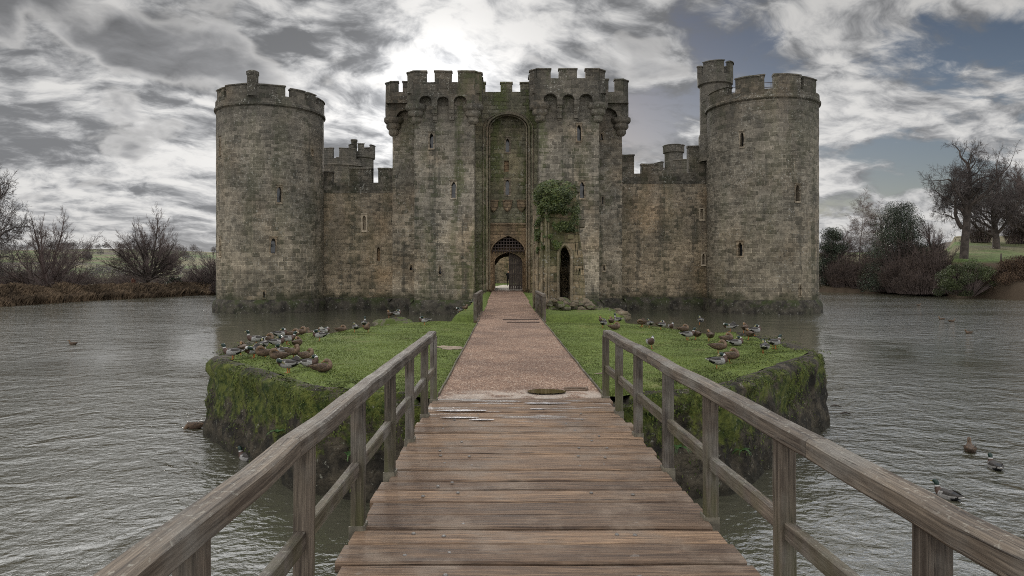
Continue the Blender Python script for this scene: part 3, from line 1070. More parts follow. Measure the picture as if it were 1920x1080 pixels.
# arch wall between the towers
ay = 56.0
am = MB()
AX0, AX1 = X(913, ay), X(992.5, ay)
ac = (AX0 + AX1) / 2
ar = (AX1 - AX0) / 2
def zarch(u):
    if AX0 < u < AX1:
        return 15.05 + 1.28 * math.sqrt(max(0, 1 - ((u - ac) / ar) ** 2))
    return .8
FA = rough_fn(plane_y(ay), .02)
arcplate(am, FA, LX1 - .1, RX0 + .1, 18.12, zarch, -1.0, 0, (AX0, AX1), .16, .45)
plinth(am, [(LX1 - .1, ay), (AX0, ay)], 1)
plinth(am, [(AX1, ay), (RX0 + .1, ay)], 1)
for p0, p1 in ((904, 910), (938.5, 960.5), (975.5, 997)):
    merlon(am, FA, X(p0, ay), X(p1, ay), 18.12, 18.98, .5)
am.build('arch_wall', [M['stone_green'], M['plinth']], gate, .004, 40, 'tall arched recess wall green with algae between the towers')
# arch mouldings
mm = MB()
for off, yy, rr in ((0, ay - .03, .10), (.20, ay + .25, .08), (-.30, ay - .02, .06)):
    pts = [(AX0 + off, yy, 1.9)] + [(AX0 + off, yy, z) for z in steps(3, 15.05, 2)]
    pts += [(ac - (ar - off) * math.cos(math.pi * k / 24), yy, 15.05 + (1.28 - off * .4) * math.sin(math.pi * k / 24)) for k in range(1, 24)]
    pts += [(AX1 - off, yy, z) for z in steps(15.05, 1.9, 2)]
    tube(mm, pts, rr, 6)
mm.build('arch_moulding', M['dressed'], gate, smooth=60)

# back of the recess: windows above, tan gate panel below
ry = 57.0
rm = MB()
FR = rough_fn(plane_y(ry), .02)
jobs, hh = [], []
for px, y0, y1, a in ((951.5, 260, 285, .16), (951.5, 337, 365, .16)):
    uc, z0, z1 = X(px, ry), Z(y1, ry), Z(y0, ry)
    jobs.append((uc, z0, z1, a))
    hh.append((uc - a - .10, uc + a + .10, z0 - .13, z1 + .10))
niche = (X(945, ry), X(954, ry), Z(322, ry), Z(301, ry))
hh.append(niche)
ZP = 7.35
panel(rm, FR, AX0 - .2, AX1 + .2, ZP, 16.6, 0, hh)
rec = rm.build('recess_wall', M['stone_green'], gate, .004, 40)
for uc, z0, z1, a in jobs:
    window(FR, uc, z0, z1, a, 'lancet', mats=WM, parent=gate)
mb = MB()
mapbox(mb, FR, niche[0], niche[1], niche[2], niche[3], -.5, -.28)
for z in (niche[2], niche[3]):
    mb.quad([FR(niche[0], z, 0), FR(niche[1], z, 0), FR(niche[1], z, -.3), FR(niche[0], z, -.3)])
for u in niche[:2]:
    mb.quad([FR(u, niche[2], 0), FR(u, niche[3], 0), FR(u, niche[3], -.3), FR(u, niche[2], -.3)])
mb.build('broken_niche', M['stone_tan'], gate)
# tan panel with the pointed gate arch, deeper order with the door arch
tm = MB()
G0, G1 = X(921, ry), X(984.5, ry)
gc, ga = (G0 + G1) / 2, (G1 - G0) / 2
FT = rough_fn(plane_y(ry), .012)
zg = lambda u: gothic(u, gc, ga, 4.95, .56) if G0 < u < G1 else .8
arcplate(tm, FT, AX0 - .2, AX1 + .2, ZP, zg, -.55, -.02, (G0, G1), .1, .45)
D0, D1 = X(926, 57.55), X(981, 57.55)
dc, da = (D0 + D1) / 2, (D1 - D0) / 2
zd = lambda u: gothic(u, dc, da, 4.15, .42) if D0 < u < D1 else .8
arcplate(tm, rough_fn(plane_y(57.6), .012), G0 - .5, G1 + .5, 5.22, zd, -.4, 0, (D0, D1), .1, .45)
tm.build('gate_arch', M['stone_tan'], gate, .003, 40, 'tan stone pointed gate arch under a square label')
mm = MB()
pts = [(G0 - .06, ry - .02, 1.8), (G0 - .06, ry - .02, 4.95)] + [(u, ry - .02, gothic(u, gc, ga + .06, 4.97, .56)) for u in lin(G0 - .05, G1 + .05, 22)] + [(G1 + .06, ry - .02, 4.95), (G1 + .06, ry - .02, 1.8)]
tube(mm, pts, .07, 6)
tube(mm, [(AX0 + .05, ry - .06, ZP), (AX1 - .05, ry - .06, ZP)], .09, 6)
tube(mm, [(AX0 + .05, ry - .06, ZP), (AX0 + .05, ry - .06, 2)], .07, 6)
tube(mm, [(AX1 - .05, ry - .06, ZP), (AX1 - .05, ry - .06, 2)], .07, 6)
pts = [(D0, 57.58, 1.8), (D0, 57.58, 4.15)] + [(u, 57.58, gothic(u, dc, da, 4.17, .42)) for u in lin(D0, D1, 20)] + [(D1, 57.58, 4.15), (D1, 57.58, 1.8)]
tube(mm, pts, .06, 6)
mm.build('gate_moulding', M['stone_tan'], gate, smooth=60)
# shields
for px in (925.5, 951.5, 978):
    mb = MB()
    cx, zt = X(px, ry), Z(378, ry)
    out = [(-.36, 0), (.36, 0), (.36, -.28), (.30, -.52), (.16, -.74), (0, -.86), (-.16, -.74), (-.30, -.52), (-.36, -.28)]
    fr = [(cx + a, ry - .20 - .03 * abs(a) * -1, zt + b) for a, b in out]
    bk = [(cx + a * 1.06, ry, zt + b * 1.05) for a, b in out]
    mb.quad([(cx + a * .8, ry - .25, zt - .06 + b * .82) for a, b in out])
    for k in range(9):
        k2 = (k + 1) % 9
        mb.quad([fr[k], fr[k2], bk[k2], bk[k]])
        a0, a1 = out[k], out[k2]
        mb.quad([fr[k], fr[k2], (cx + a1[0] * .8, ry - .25, zt - .06 + a1[1] * .82), (cx + a0[0] * .8, ry - .25, zt - .06 + a0[1] * .82)])
    mapbox(mb, rough_fn(plane_y(ry), .01), cx - .42, cx + .42, zt + .02, zt + .14, -.1, .24)
    mb.build('shield', M['stone_tan'], gate)
# portcullis hanging in the head of the arch
mb = MB()
py_ = 57.38
for k in range(12):
    u = G0 + .1 + (G1 - G0 - .2) * k / 11
    zt = gothic(u, gc, ga, 4.95, .56) + .1
    beam(mb, (u, py_, 5.02), (u, py_, zt), .085, .085, up=(0, 1, 0))
    tube(mb, [(u, py_, 5.02), (u, py_, 4.82)], [.05, .006], 4)
for z in (5.12, 5.38, 5.64, 5.90, 6.14):
    xs = [u for u in lin(G0, G1, 60) if gothic(u, gc, ga, 4.95, .56) > z]
    if len(xs) > 2:
        beam(mb, (xs[0], py_ - .06, z), (xs[-1], py_ - .06, z), .05, .085)
mb.build('portcullis', M['iron'], gate, label='rusty portcullis grid raised in the head of the gate arch')
# one leaf of the door, closed on the right
mb = MB()
x0, x1 = X(954, 58.05), D1 + .15
nb = 7
for k in range(nb):
    a, b = x0 + (x1 - x0) * k / nb, x0 + (x1 - x0) * (k + 1) / nb
    zt = gothic((a + b) / 2, dc, da, 4.15, .42) + .05
    mapbox(mb, plane_y(58.05), a + .008, b - .008, 1.84, zt, -.10, 0, 9, 9)
for z in (2.15, 3.10, 3.95):
    mapbox(mb, plane_y(58.05), x0, x1, z, z + .14, -.02, .05, 9, 9)
for z in (2.22, 3.17, 4.02):
    for k in range(nb * 2):
        u = x0 + (x1 - x0) * (k + .5) / (nb * 2)
        mapbox(mb, plane_y(58.05), u - .025, u + .025, z - .025, z + .025, .04, .08, 9, 9)
mb.build('door', M['door_wood'], gate, label='dark plank door leaf closed across half of the gateway')

# ---- curtain walls
def curtain(xa, xb, y, zc, merls, wins, label, streak=False):
    Fn = rough_fn(plane_y(y), .028)
    mb = MB()
    hs, jb = [], []
    for px, y0, y1, a, kind, mats in wins:
        uc, z0, z1 = X(px, y), Z(y1, y), Z(y0, y)
        jb.append((uc, z0, z1, a, kind, mats))
        hs.append((uc - a - .10, uc + a + .10, z0 - .13, z1 + .10))
    panel(mb, Fn, xa, xb, .8, zc - .9, 0, hs)
    panel(mb, Fn, xa, xb, .8, zc, -1.8)
    plinth(mb, [(xa, y), (xb, y)], 1)
    o = mb.build('curtain_wall', [M['stone_curtain'], M['plinth']], castle, .004, 40, label)
    for j in jb:
        window(Fn, *j[:5], mats=j[5] or WM, parent=o)
    pb = MB()
    mapbox(pb, Fn, xa, xb, zc - .9, zc, -.6, .05)
    mapbox(pb, Fn, xa, xb, zc - 1.2, zc - 1.0, -1.8, -.6)
    for p0, p1, pt in merls:
        merlon(pb, Fn, X(p0, y), X(p1, y), zc, Z(pt, y), .6)
    pb.build('parapet', M['stone_dark'], o, .004, 40)
    return o
WPALE = [M['painted_daylight'], M['painted_daylight']]
curtain(-16.6, WX0 + .1, 60.0, 11.2, [(600, 623, 320), (655, 697, 314), (709, 738, 314)],
        [(683, 404, 432, .15, 'lancet', WPALE), (709.5, 463, 490, .16, 'lancet', [M['dressed'], M['stone_tan']])], 'left curtain wall between round tower and gatehouse')
curtain(WX1 - .1, 18.2, 60.0, 12.0, [(1165, 1189, 289), (1203, 1235, 306), (1291, 1327, 272)],
        [(1316, 392, 411, .13, 'slit', WPALE), (1319, 476, 496, .13, 'lancet', WPALE)], 'right curtain wall with two small pale windows')
# ---- the far ranges round the courtyard
far = MB()
for x0, y0, x1, y1, z1 in ((-21.5, 63, -21.5, 97, 11.5), (23, 62, 23, 97, 12.0)):
    Fs = rough_fn(plane_xp(x0), .02)
    mapbox(far, Fs, y0, y1, .5, z1, -.9, .9, 1.5, 1.5)
Fs = rough_fn(plane_y(96), .02)
mapbox(far, Fs, -21.5, 23, .5, 10.5, -1.5, 0, .8, .8)
for k in range(11):
    merlon(far, Fs, -20 + k * 3.9, -18 + k * 3.9, 10.5, 11.5, .6)
far.build('courtyard_wall', M['stone_curtain'], castle, .004, 40, 'far walls that close the courtyard')
def back_tower(cx, cy, r, zc, zt, merl, label):
    Fn = rough_fn(cyl(cx, cy, r), .03)
    mb = MB()
    ring(mb, Fn, r, [(0, .5), (0, zc - 1), (.15, zc - .9), (.05, zc - .7), (.05, zc), (-.6, zc), (-.6, zc - 1)], .6)
    disc(mb, cx, cy, r, zc - 1)
    for a, b in merl:
        merlon(mb, lambda u, z, n: Fn(u, z, n + .05), R(a) * r, R(b) * r, zc, zt, .6)
    return mb.build('round_tower', M['stone_tower'], castle, .004, 40, label)
bt = back_tower(-23.0, 97, 4.2, 18.9, 20.35, [(-32, -4), (8, 40), (60, 95), (110, 145), (170, 205), (-70, -45), (-110, -85)], 'far left tower showing above the wall')
turret(-20.0, 96, 1.75, 12, 19.2, 20.1, 21.2, [(-65, -30), (-5, 22), (60, 100), (140, 180), (220, 260)], bt, M['stone_tower'])
bt2 = back_tower(25.4, 97, 4.2, 17.5, 18.8, [(-32, -4), (8, 40), (60, 95), (110, 145), (170, 205), (-95, -60)], 'far right tower mostly hidden by the wall')
turret(23.85, 96, 1.38, 12, 20.0, 20.55, 21.2, [(-75, 25), (50, 85), (110, 170), (200, 250)], bt2, M['stone_tower'])
mb = MB()
FC = rough_fn(cyl(X(664, 95), 95, .4), .01)
ring(mb, FC, .4, [(0, 19), (0, 21.5), (.08, 21.6), (.08, 21.8), (-.2, 21.85)], .25)
mb.build('chimney', M['stone_dark'], bt, .003, 40)

# courtyard floor, path and ivy on its inner wall
mb = MB()
mb.quad([(-20, 65.5, 1.82), (22, 65.5, 1.82), (22, 95.5, 1.82), (-20, 95.5, 1.82)])
tag(mb.build('courtyard_lawn', M['turf']), kind='structure')
M['pale_path'] = plain('pale_path', (.52, .46, .38), .9, .15, 2)
mb = MB()
mb.quad([(-1.0, 58.0, 1.79), (1.95, 58.0, 1.79), (1.95, 65.6, 1.83), (-1.0, 65.6, 1.83)])
mb.quad([(-1.6, 65.6, 1.83), (2.4, 65.6, 1.83), (1.2, 82, 1.83), (-.1, 82, 1.83)])
tag(mb.build('courtyard_path', M['pale_path']), kind='structure')
# ------------------------------------------------------------------ water, island, causeway, terrain
mb = MB()
for x0, x1 in ((-260, -20), (-20, 22), (22, 260)):
    mb.quad([(x0, -60, 0), (x1, -60, 0), (x1, 200, 0), (x0, 200, 0)])
tag(mb.build('water', M['water']), kind='structure')


def shore_left(y):
    return -49 if y < 80 else -49 + (y - 80) * .21


def shore_right(y):
    return 62.5 + 1.2 * noise.noise(Vector((y * .06, 3, 0))) if y < 106 else 62.5 - (y - 106) * .9


YB = 119.0


def ground_z(x, y):
    dl, dr, db = shore_left(y) - x, x - shore_right(y), y - YB
    d = max(dl, dr, db, -3 - y)
    if d < 0:
        return -1.6
    if dl >= d - 1e-6:
        z = 1.0 * min(1, d / 1.5) + .006 * d
    elif dr >= d - 1e-6 and y < YB + 20:
        z = .4 + 1.6 * min(1, d / 9.0) + max(0, min(d - 9, 60)) * .05
    else:
        z = 1.0 * min(1, d / 3) + .01 * d
    if x > 48 and y > 76:
        f = max(0, min(1, (x - .632 * y) / (.03 * y))) * max(0, min(1, (y - 80) / 12))
        f = f * f * (3 - 2 * f)
        z = z + (5.0 + max(0, min(y - 92, 60)) * .11 - z) * f
    # rolling country beyond
    far = max(0, math.hypot(x, y) - 190)
    z += far * .030 * (1 + .45 * noise.noise(Vector((x * .004, y * .004, 1)))) if far < 520 else 520 * .030 * (1 + .45 * noise.noise(Vector((x * .004, y * .004, 1))))
    return z + .18 * noise.noise(Vector((x * .12, y * .12, 5)))


def ground_mat():
    m, t = new_mat('meadow')
    P = t.n('ShaderNodeNewGeometry').outputs['Position']
    n = t.noise(P, .02, 5, .6)
    c = t.mix(t.ramp(n, .42, .56), (.072, .108, .034), (.125, .112, .064))
    c = t.mix(t.ramp(t.noise(t.vmath('ADD', P, (60, 20, 0)), .012, 4, .6), .55, .62), c, (.075, .062, .050))
    c = t.mix(1.0, c, t.mix(t.ramp(t.noise(P, 1.2, 6, .65), .3, .7), (.65, .65, .65), (1.25, 1.25, 1.25)), 'MULTIPLY')
    s = t.n('ShaderNodeSeparateXYZ', {0: P})
    low = t.ramp(s.outputs[2], .5, 1.6, 1, 0)
    c = t.mix(low, c, (.060, .045, .030))
    # rough brown bank on the right below the mown slope
    br = t.math('MULTIPLY', t.ramp(s.outputs[0], 50, 60), t.ramp(s.outputs[2], 4.4, 5.0, 1, 0))
    c = t.mix(br, c, (.062, .046, .032))
    finish(t, c, .95, bump(t, t.noise(P, 3, 5), .6, .1), .1)
    return m


xs = [-700, -560, -440, -340, -260, -210, -170, -140, -115, -95, -80] + lin(-70, -40, 40) + lin(-36, 52, 14) + lin(55, 100, 45) + [106, 114, 124, 140, 160, 190, 230, 290, 370, 470, 600, 720]
ys = [-60, -40, -20, -10, -5] + lin(-3, 40, 10) + lin(44, 150, 70) + [155, 162, 172, 185, 200, 220, 245, 275, 310, 350, 400, 460, 530, 620, 720, 850]
vs = [(x, y, ground_z(x, y)) for y in ys for x in xs]
fs = []
for j in range(len(ys) - 1):
    for i in range(len(xs) - 1):
        a = j * len(xs) + i
        fs.append((a, a + 1, a + 1 + len(xs), a + len(xs)))
mb = MB()
mb.add(vs, fs)
tag(mb.build('ground', ground_mat(), smooth=180), kind='structure')

# island outline (counter-clockwise seen from above)
OUT = [(-2.95, 10.15), (-1.3, 9.62), (1.75, 9.62), (3.3, 10.1), (6.85, 14.6), (7.15, 17), (6.95, 21.5), (5.3, 25.2), (3.3, 26.3), (-2.9, 26.3), (-4.7, 24.8), (-5.8, 22.6), (-6.35, 20), (-6.5, 17), (-5.95, 13.75)]
def resample(pts, n):
    segs = [(pts[i], pts[(i + 1) % len(pts)]) for i in range(len(pts))]
    L = [math.dist(a, b) for a, b in segs]
    T = sum(L)
    out, k, acc = [], 0, 0
    for i in range(n):
        s = T * i / n
        while s > acc + L[k]:
            acc += L[k]
            k += 1
        f = (s - acc) / L[k]
        (ax_, ay_), (bx, by) = segs[k]
        out.append((ax_ + (bx - ax_) * f, ay_ + (by - ay_) * f))
    return out
RING = resample(OUT, 340)
IC = (.35, 17.8)


def inside(x, y, poly=OUT, m=0):
    c = False
    for i in range(len(poly)):
        x0, y0 = poly[i]
        x1, y1 = poly[i - 1]
        if (y0 > y) != (y1 > y) and x < (x1 - x0) * (y - y0) / (y1 - y0) + x0:
            c = not c
    return c


def edge_dist(x, y):
    b = 1e9
    for i in range(len(OUT)):
        (x0, y0), (x1, y1) = OUT[i - 1], OUT[i]
        dx, dy = x1 - x0, y1 - y0
        t = max(0, min(1, ((x - x0) * dx + (y - y0) * dy) / (dx * dx + dy * dy)))
        b = min(b, math.hypot(x - x0 - dx * t, y - y0 - dy * t))
    return b


PX_L, PX_R = -.93, 1.42


def lawn_z(x, y):
    z = 1.475 + .05 * noise.noise(Vector((x * .5, y * .5, 0))) + .022 * noise.noise(Vector((x * 2.2, y * 2.2, 4)))
    e = edge_dist(x, y)
    if y > 20:
        z -= .35 * max(0, 1 - e / 1.4) ** 1.5
    elif e < .9 and abs(x) > 2.4:
        z += .07 * max(0, noise.noise(Vector((x * 1.6, y * 1.6, 9))) + .4) * min(1, e / .3)
    pe = max(0, PX_L - x, x - PX_R)
    if pe < .5:
        z -= .035 * (1 - pe / .5)
    return z


mb = MB()
NR = 34
grid = []
for k in range(NR + 1):
    t = (k / NR) ** .8
    row = []
    for (ox, oy) in RING:
        dx, dy = ox - IC[0], oy - IC[1]
        L = math.hypot(dx, dy)
        s = (L - .30) / L * t
        x, y = IC[0] + dx * s, IC[1] + dy * s
        row.append((x, y, lawn_z(x, y) if not (PX_L + .02 < x < PX_R - .02) else 1.43))
    grid.append(row)
n = len(RING)
vs = [p for row in grid for p in row]
fs = []
for k in range(NR):
    for i in range(n):
        i2 = (i + 1) % n
        fs.append((k * n + i, k * n + i2, (k + 1) * n + i2, (k + 1) * n + i))
mb.add(vs, fs)
tag(mb.build('lawn', M['turf'], smooth=180), kind='structure')

# retaining wall: rough stone, coping on top
def wallmat():
    m, t = new_mat('retaining_wall_stone')
    P = t.n('ShaderNodeNewGeometry')
    p = P.outputs['Position']
    n = t.noise(p, 3.2, 6, .65)
    v = t.n('ShaderNodeTexVoronoi', {'Vector': t.scale(t.vmath('ADD', p, t.noise(p, 2.0, 3, col=True)), 2.0, 2.0, 3.2), 'Scale': 1.0}, feature='DISTANCE_TO_EDGE')
    c = t.mix(t.ramp(n, .36, .70), (.014, .012, .009), (.075, .062, .043))
    c = t.mix(t.ramp(v.outputs[0], .0, .05, .45, 0), c, (.012, .011, .008))
    z = t.n('ShaderNodeSeparateXYZ', {0: p}).outputs[2]
    nz = t.n('ShaderNodeSeparateXYZ', {0: P.outputs['Normal']}).outputs[2]
    g = t.noise(t.vmath('ADD', p, (4, 4, 4)), 1.5, 6, .7)
    sx_ = t.n('ShaderNodeSeparateXYZ', {0: p}).outputs[0]
    gz = t.math('ADD', g, t.math('ADD', t.ramp(z, .1, 1.3, -.15, .06), t.ramp(sx_, -3.5, 2.5, .04, -.02)))
    gz = t.math('SUBTRACT', gz, t.ramp(nz, .75, .98, 0, .13))
    c = t.mix(t.ramp(gz, .46, .58), c, t.mix(t.ramp(t.noise(p, 5, 6, .7), .35, .65), (.016, .028, .006), (.095, .105, .022)))
    c = t.mix(t.ramp(z, .05, .28, .75, 0), c, (.020, .018, .012))
    li = t.math('MULTIPLY', t.ramp(t.noise(p, 11, 4, .7), .62, .68), .5)
    c = t.mix(li, c, (.26, .25, .20))
    finish(t, c, .88, bump(t, t.math('ADD', n, t.math('MULTIPLY', v.outputs[0], .8)), 1.0, .08), .2)
    return m


mb = MB()
prof = [(-.42, 1.40), (-.36, 1.50), (-.20, 1.535), (-.04, 1.52), (.05, 1.44), (.05, 1.30), (.02, 1.14), (.05, .98), (.03, .82), (.07, .66), (.06, .50), (.10, .34), (.12, .18), (.13, .02), (.16, -.16), (.2, -.7)]
vs, fs = [], []
WALL = {}
for i, (ox, oy) in enumerate(RING):
    a, b = RING[i - 2], RING[(i + 2) % n]
    tx, ty = b[0] - a[0], b[1] - a[1]
    L = math.hypot(tx, ty)
    nx, ny = ty / L, -tx / L
    back = oy > 20
    for k, (o, z) in enumerate(prof):
        zz = z - (.30 if back and z > 1.2 else 0)
        q = Vector((ox + nx * o, oy + ny * o, zz))
        am_ = .02 if k < 3 else .055
        dsp = noise.noise_vector(q * 1.1) * am_ + noise.noise_vector(q * 3.4) * am_ * .75
        if 9.4 < oy < 9.75 and -1.4 < ox < 1.85 and k < 5:
            q.z = min(q.z, 1.36)
        q = q + Vector((dsp.x, dsp.y, dsp.z * .5))
        if k >= 3 and noise.noise(q * 1.9) > .18:
            q -= Vector((nx, ny, 0)) * .06
        vs.append(q)
        WALL[(i, k)] = (q, Vector((nx, ny, 0)))
K = len(prof)
for i in range(n):
    for k in range(K - 1):
        i2 = (i + 1) % n
        fs.append((i * K + k, i2 * K + k, i2 * K + k + 1, i * K + k + 1))
mb.add(vs, fs)
rw = mb.build('retaining_wall', wallmat(), smooth=50)
tag(rw, 'low octagonal stone wall round the island, thick with moss above the water', 'wall')

# moss and small ferns hanging on the wall
rng = random.Random(3)
mb = MB()
def card(mb, p, nrm, size, asp=1.0, mi=0, droop=0.0):
    t = Vector((rng.gauss(0, 1), rng.gauss(0, 1), rng.gauss(0, 1)))
    a = nrm.cross(t)
    if a.length < .01:
        return
    a.normalize()
    b = (nrm.cross(a) + nrm * rng.uniform(-.5, .9) + Vector((0, 0, -droop))).normalized()
    mb.quad([p - a * size * .5, p + a * size * .5, p + b * size * asp + a * size * rng.uniform(-.2, .2)], None, mi)
for _ in range(60000):
    i = rng.randrange(n)
    k = min(K - 4, int(abs(rng.gauss(0, 4.2))) + 2)
    q0, nr = WALL[(i, k)]
    q1, _n = WALL[((i + 1) % n, k)]
    q2, _n = WALL[(i, k + 1)]
    if q0.y > 20 and abs(q0.x) < 5:
        continue
    p = q0 + (q1 - q0) * rng.random() + (q2 - q0) * rng.random()
    if noise.noise(p * 1.15) + .35 * noise.noise(p * 3) + .30 * (p.z - .75) < .12:
        continue
    if -1.2 < p.x < 1.7 and p.z > 1.3:
        continue
    card(mb, p + nr * rng.uniform(-.01, .03), nr, rng.uniform(.012, .034), 1.5, 0, .8)
# spongy cushions on the wall head and lawn fringe
for _ in range(45000):
    i = rng.randrange(n)
    q, nr = WALL[(i, 1)]
    if not (10.0 < q.y < 19 and abs(q.x) > 2.6):
        continue
    s = rng.uniform(-.28, .95) if rng.random() < .8 else rng.uniform(-.5, -.2)
    p = q - nr * s
    if noise.noise(Vector((p.x * 1.5, p.y * 1.5, 2))) + .5 * noise.noise(p * 4) < (-.15 if s > .05 else .22):
        continue
    zz = max(lawn_z(p.x, p.y), 1.5) if s > .1 else 1.535
    card(mb, Vector((p.x, p.y, zz + rng.uniform(-.02, .03 + .05 * max(0, noise.noise(p * 2.5)) ))), Vector((0, 0, 1)), rng.uniform(.012, .03), 1.5, 0, -.3)
tag(mb.build('moss', M['moss']), 'green moss covering the island wall and its edge', kind='stuff')

def fern(p, s, r_):
    mb = MB()
    for k in range(9):
        a = r_.uniform(0, 6.28)
        tip = Vector((math.cos(a), math.sin(a), 0)) * s * r_.uniform(.6, 1.0)
        mid = tip * .5 + Vector((0, 0, s * .35))
        tip = tip + Vector((0, 0, -s * .15))
        sd = Vector((-math.sin(a), math.cos(a), 0)) * s * .12
        prev = None
        for j in range(7):
            t = j / 6
            c = mid * 2 * t * (1 - t) + tip * t * t
            wd = sd * (1 - t) * (1.4 if j % 2 else .5)
            if prev:
                mb.quad([p + prev[0] - prev[1], p + prev[0] + prev[1], p + c + wd, p + c - wd])
            prev = (c, wd)
    return mb
spots = [(3.62, 10.35, .55, 'small green fern growing low on the wall just right of the footbridge'), (-3.55, 10.7, .75, 'small fern on the mossy wall face behind the left handrail'),
         (2.5, 9.75, .75, 'fern tuft on the wall face under the right railing'), (-2.2, 9.72, .65, 'fern tuft on the wall face between the left railing posts')]
for x, y, z, lb in spots:
    tag(fern(Vector((x, y, z)), .26, rng).build('fern', M['fern']), lb, 'fern', 'ferns on the island wall')

# grass blades on the lawn
mb = MB()
cnt = 0
def blade(mb, x, y, z, h, wd):
    a = rng.uniform(0, 6.28)
    dx, dy = math.cos(a) * wd, math.sin(a) * wd
    l = rng.uniform(-.6, .6) * h
    mb.v.extend([(x - dx, y - dy, z), (x + dx, y + dy, z), (x + l * math.sin(a), y + l * math.cos(a), z + h)])
    b = len(mb.v)
    mb.f.append((b - 3, b - 2, b - 1))
    mb.uv.append(None)
    mb.m.append(0)
BARE = [(X(853, 16.1) - .1, 16.1, .42, .35), (1.75, 12.2, .16, .12)]
while cnt < 120000:
    y = 9.7 + (rng.random() ** 1.9) * 16.4
    x = rng.uniform(-6.5, 7.1)
    if PX_L - .06 < x < PX_R + .06 or not inside(x, y):
        continue
    cnt += 1
    if edge_dist(x, y) < .3 and y < 20:
        continue
    if any(((x - a) / c) ** 2 + ((y - b) / d) ** 2 < 1 + .6 * noise.noise(Vector((x * 5, y * 5, 0))) for a, b, c, d in BARE):
        continue
    h = rng.uniform(.012, .028) * (1 + .5 * noise.noise(Vector((x, y, 0)))) + (.02 if y < 10.4 else 0)
    blade(mb, x, y, lawn_z(x, y) - .004, h, .0028 + .0004 * y)
tag(mb.build('grass', M['grass']), 'short grass of the island lawn', kind='stuff')
# bare muddy patches
M['mud'] = plain('pale_mud', (.21, .16, .115), .8, .35, 7)
mb = MB()
for a, b, c, d in BARE:
    pts = []
    for k in range(60):
        th = 2 * math.pi * k / 60
        r_ = .9 + .25 * noise.noise(Vector((math.cos(th) * 5, math.sin(th) * 5, a))) + .45 * noise.noise(Vector((math.cos(th) * 1.5 + a, math.sin(th) * 1.5 + b, 3)))
        x, y = a + c * r_ * math.cos(th), b + d * r_ * math.sin(th)
        if a < 0:
            x = min(x, PX_L - .05)
        else:
            x = max(x, PX_R + .06)
        pts.append((x, y, lawn_z(x, y) + .008))
    mb.quad(pts)
tag(mb.build('bare_ground', M['mud']), kind='structure')

# gravel path with edging boards and puddle
mb = MB()
def path_z(y):
    return 1.50 + (max(0, y - 34) / 23 * .27) + .006 * noise.noise(Vector((0, y * .8, 0)))
pys = lin(9.5, 57.9, 80)
for a, b in zip(pys[:-1], pys[1:]):
    for k in range(6):
        x0, x1 = PX_L + (PX_R - PX_L) * k / 6, PX_L + (PX_R - PX_L) * (k + 1) / 6
        f = lambda x, y: (x * (1 + (.06 if y > 40 else 0)), y, path_z(y) + .012 * noise.noise(Vector((x * 1.4, y * 1.4, 7))) + (.0 if y > 9.6 else -.012))
        mb.quad([f(x0, a), f(x1, a), f(x1, b), f(x0, b)])
tag(mb.build('path', M['gravel'], weld=.002, smooth=180), kind='structure')
for s, x, lb in ((-1, PX_L, 'thin timber edging board along the left side of the gravel path'), (1, PX_R, 'thin timber edging board along the right side of the gravel path')):
    mb = MB()
    for a, b in zip(lin(9.75, 25.9, 8)[:-1], lin(9.75, 25.9, 8)[1:]):
        beam(mb, (x, a + .01, 1.47), (x + .01 * noise.noise(Vector((a, 0, s))), b - .01, 1.475), .028, .12, wob=.012)
    tag(mb.build('edging_board', M['rail_wood']), lb, 'edging board', 'edging boards of the gravel path')
m, t = new_mat('puddle_water')
finish(t, (.085, .060, .028), .02, None, .5, IOR=1.5)
M['puddle'] = m
mb = MB()
pts = []
for k in range(40):
    th = 2 * math.pi * k / 40
    r_ = 1 + .10 * noise.noise(Vector((math.cos(th) * 1.3, math.sin(th) * 1.3, 8)))
    pts.append((.62 + .29 * r_ * math.cos(th), 10.02 + .20 * r_ * math.sin(th), 1.517))
mb.quad(pts)
tag(mb.build('puddle', M['puddle']), 'small brown puddle in the gravel just past the last plank', 'puddle')
mb = MB()
xd, yd = X(1078, 10.25), 10.25
beam(mb, (xd - .16, yd, 1.512), (xd + .16, yd, 1.512), .03, .05)
beam(mb, (xd + .16, yd - .1, 1.512), (xd + .19, yd + .08, 1.512), .03, .05)
beam(mb, (xd - .16, yd - .1, 1.510), (xd + .16, yd - .1, 1.510), .02, .03)
tag(mb.build('drain_frame', M['deck_wood']), 'small timber drain frame sunk in the gravel near the puddle', 'drain')
M['darkstain'] = plain('wet_board', (.055, .036, .026), .5, .2, 3)
for y, x0, x1, lb in ((24.1, .1, 1.25, 'dark threshold board across the gravel nearer the lawn'), (25.6, -.05, 1.3, 'dark threshold board across the gravel at the end of the lawn')):
    mb = MB()
    beam(mb, (x0, y, path_z(y) + .012), (x1, y, path_z(y) + .012), .16, .03)
    tag(mb.build('threshold_board', M['darkstain']), lb, 'board', 'threshold boards')

# causeway from the island to the gate
mb = MB()
def cause_z(x, y):
    xl = -2.9 + max(0, y - 30) * .025
    xr = 5.9 - max(0, y - 36) * .17
    e = min(x - xl, xr - x, y - 29.4)
    top = 1.46 + max(0, y - 36) * .013 + .06 * noise.noise(Vector((x * .8, y * .8, 2)))
    if PX_L - .3 < x < PX_R + .3:
        top -= .06
    return top - 1.7 * max(0, 1 - max(e, 0) / .8) ** 1.3 if e < .8 else top
cx_, cy_ = lin(-3.2, 6.4, 64), lin(29.2, 56.9, 90)
vs = [(x, y, cause_z(x, y)) for y in cy_ for x in cx_]
fs = [(j * 65 + i, j * 65 + i + 1, (j + 1) * 65 + i + 1, (j + 1) * 65 + i) for j in range(90) for i in range(64)]
mb.add(vs, fs)
tag(mb.build('causeway', M['turf'], smooth=180), kind='structure')

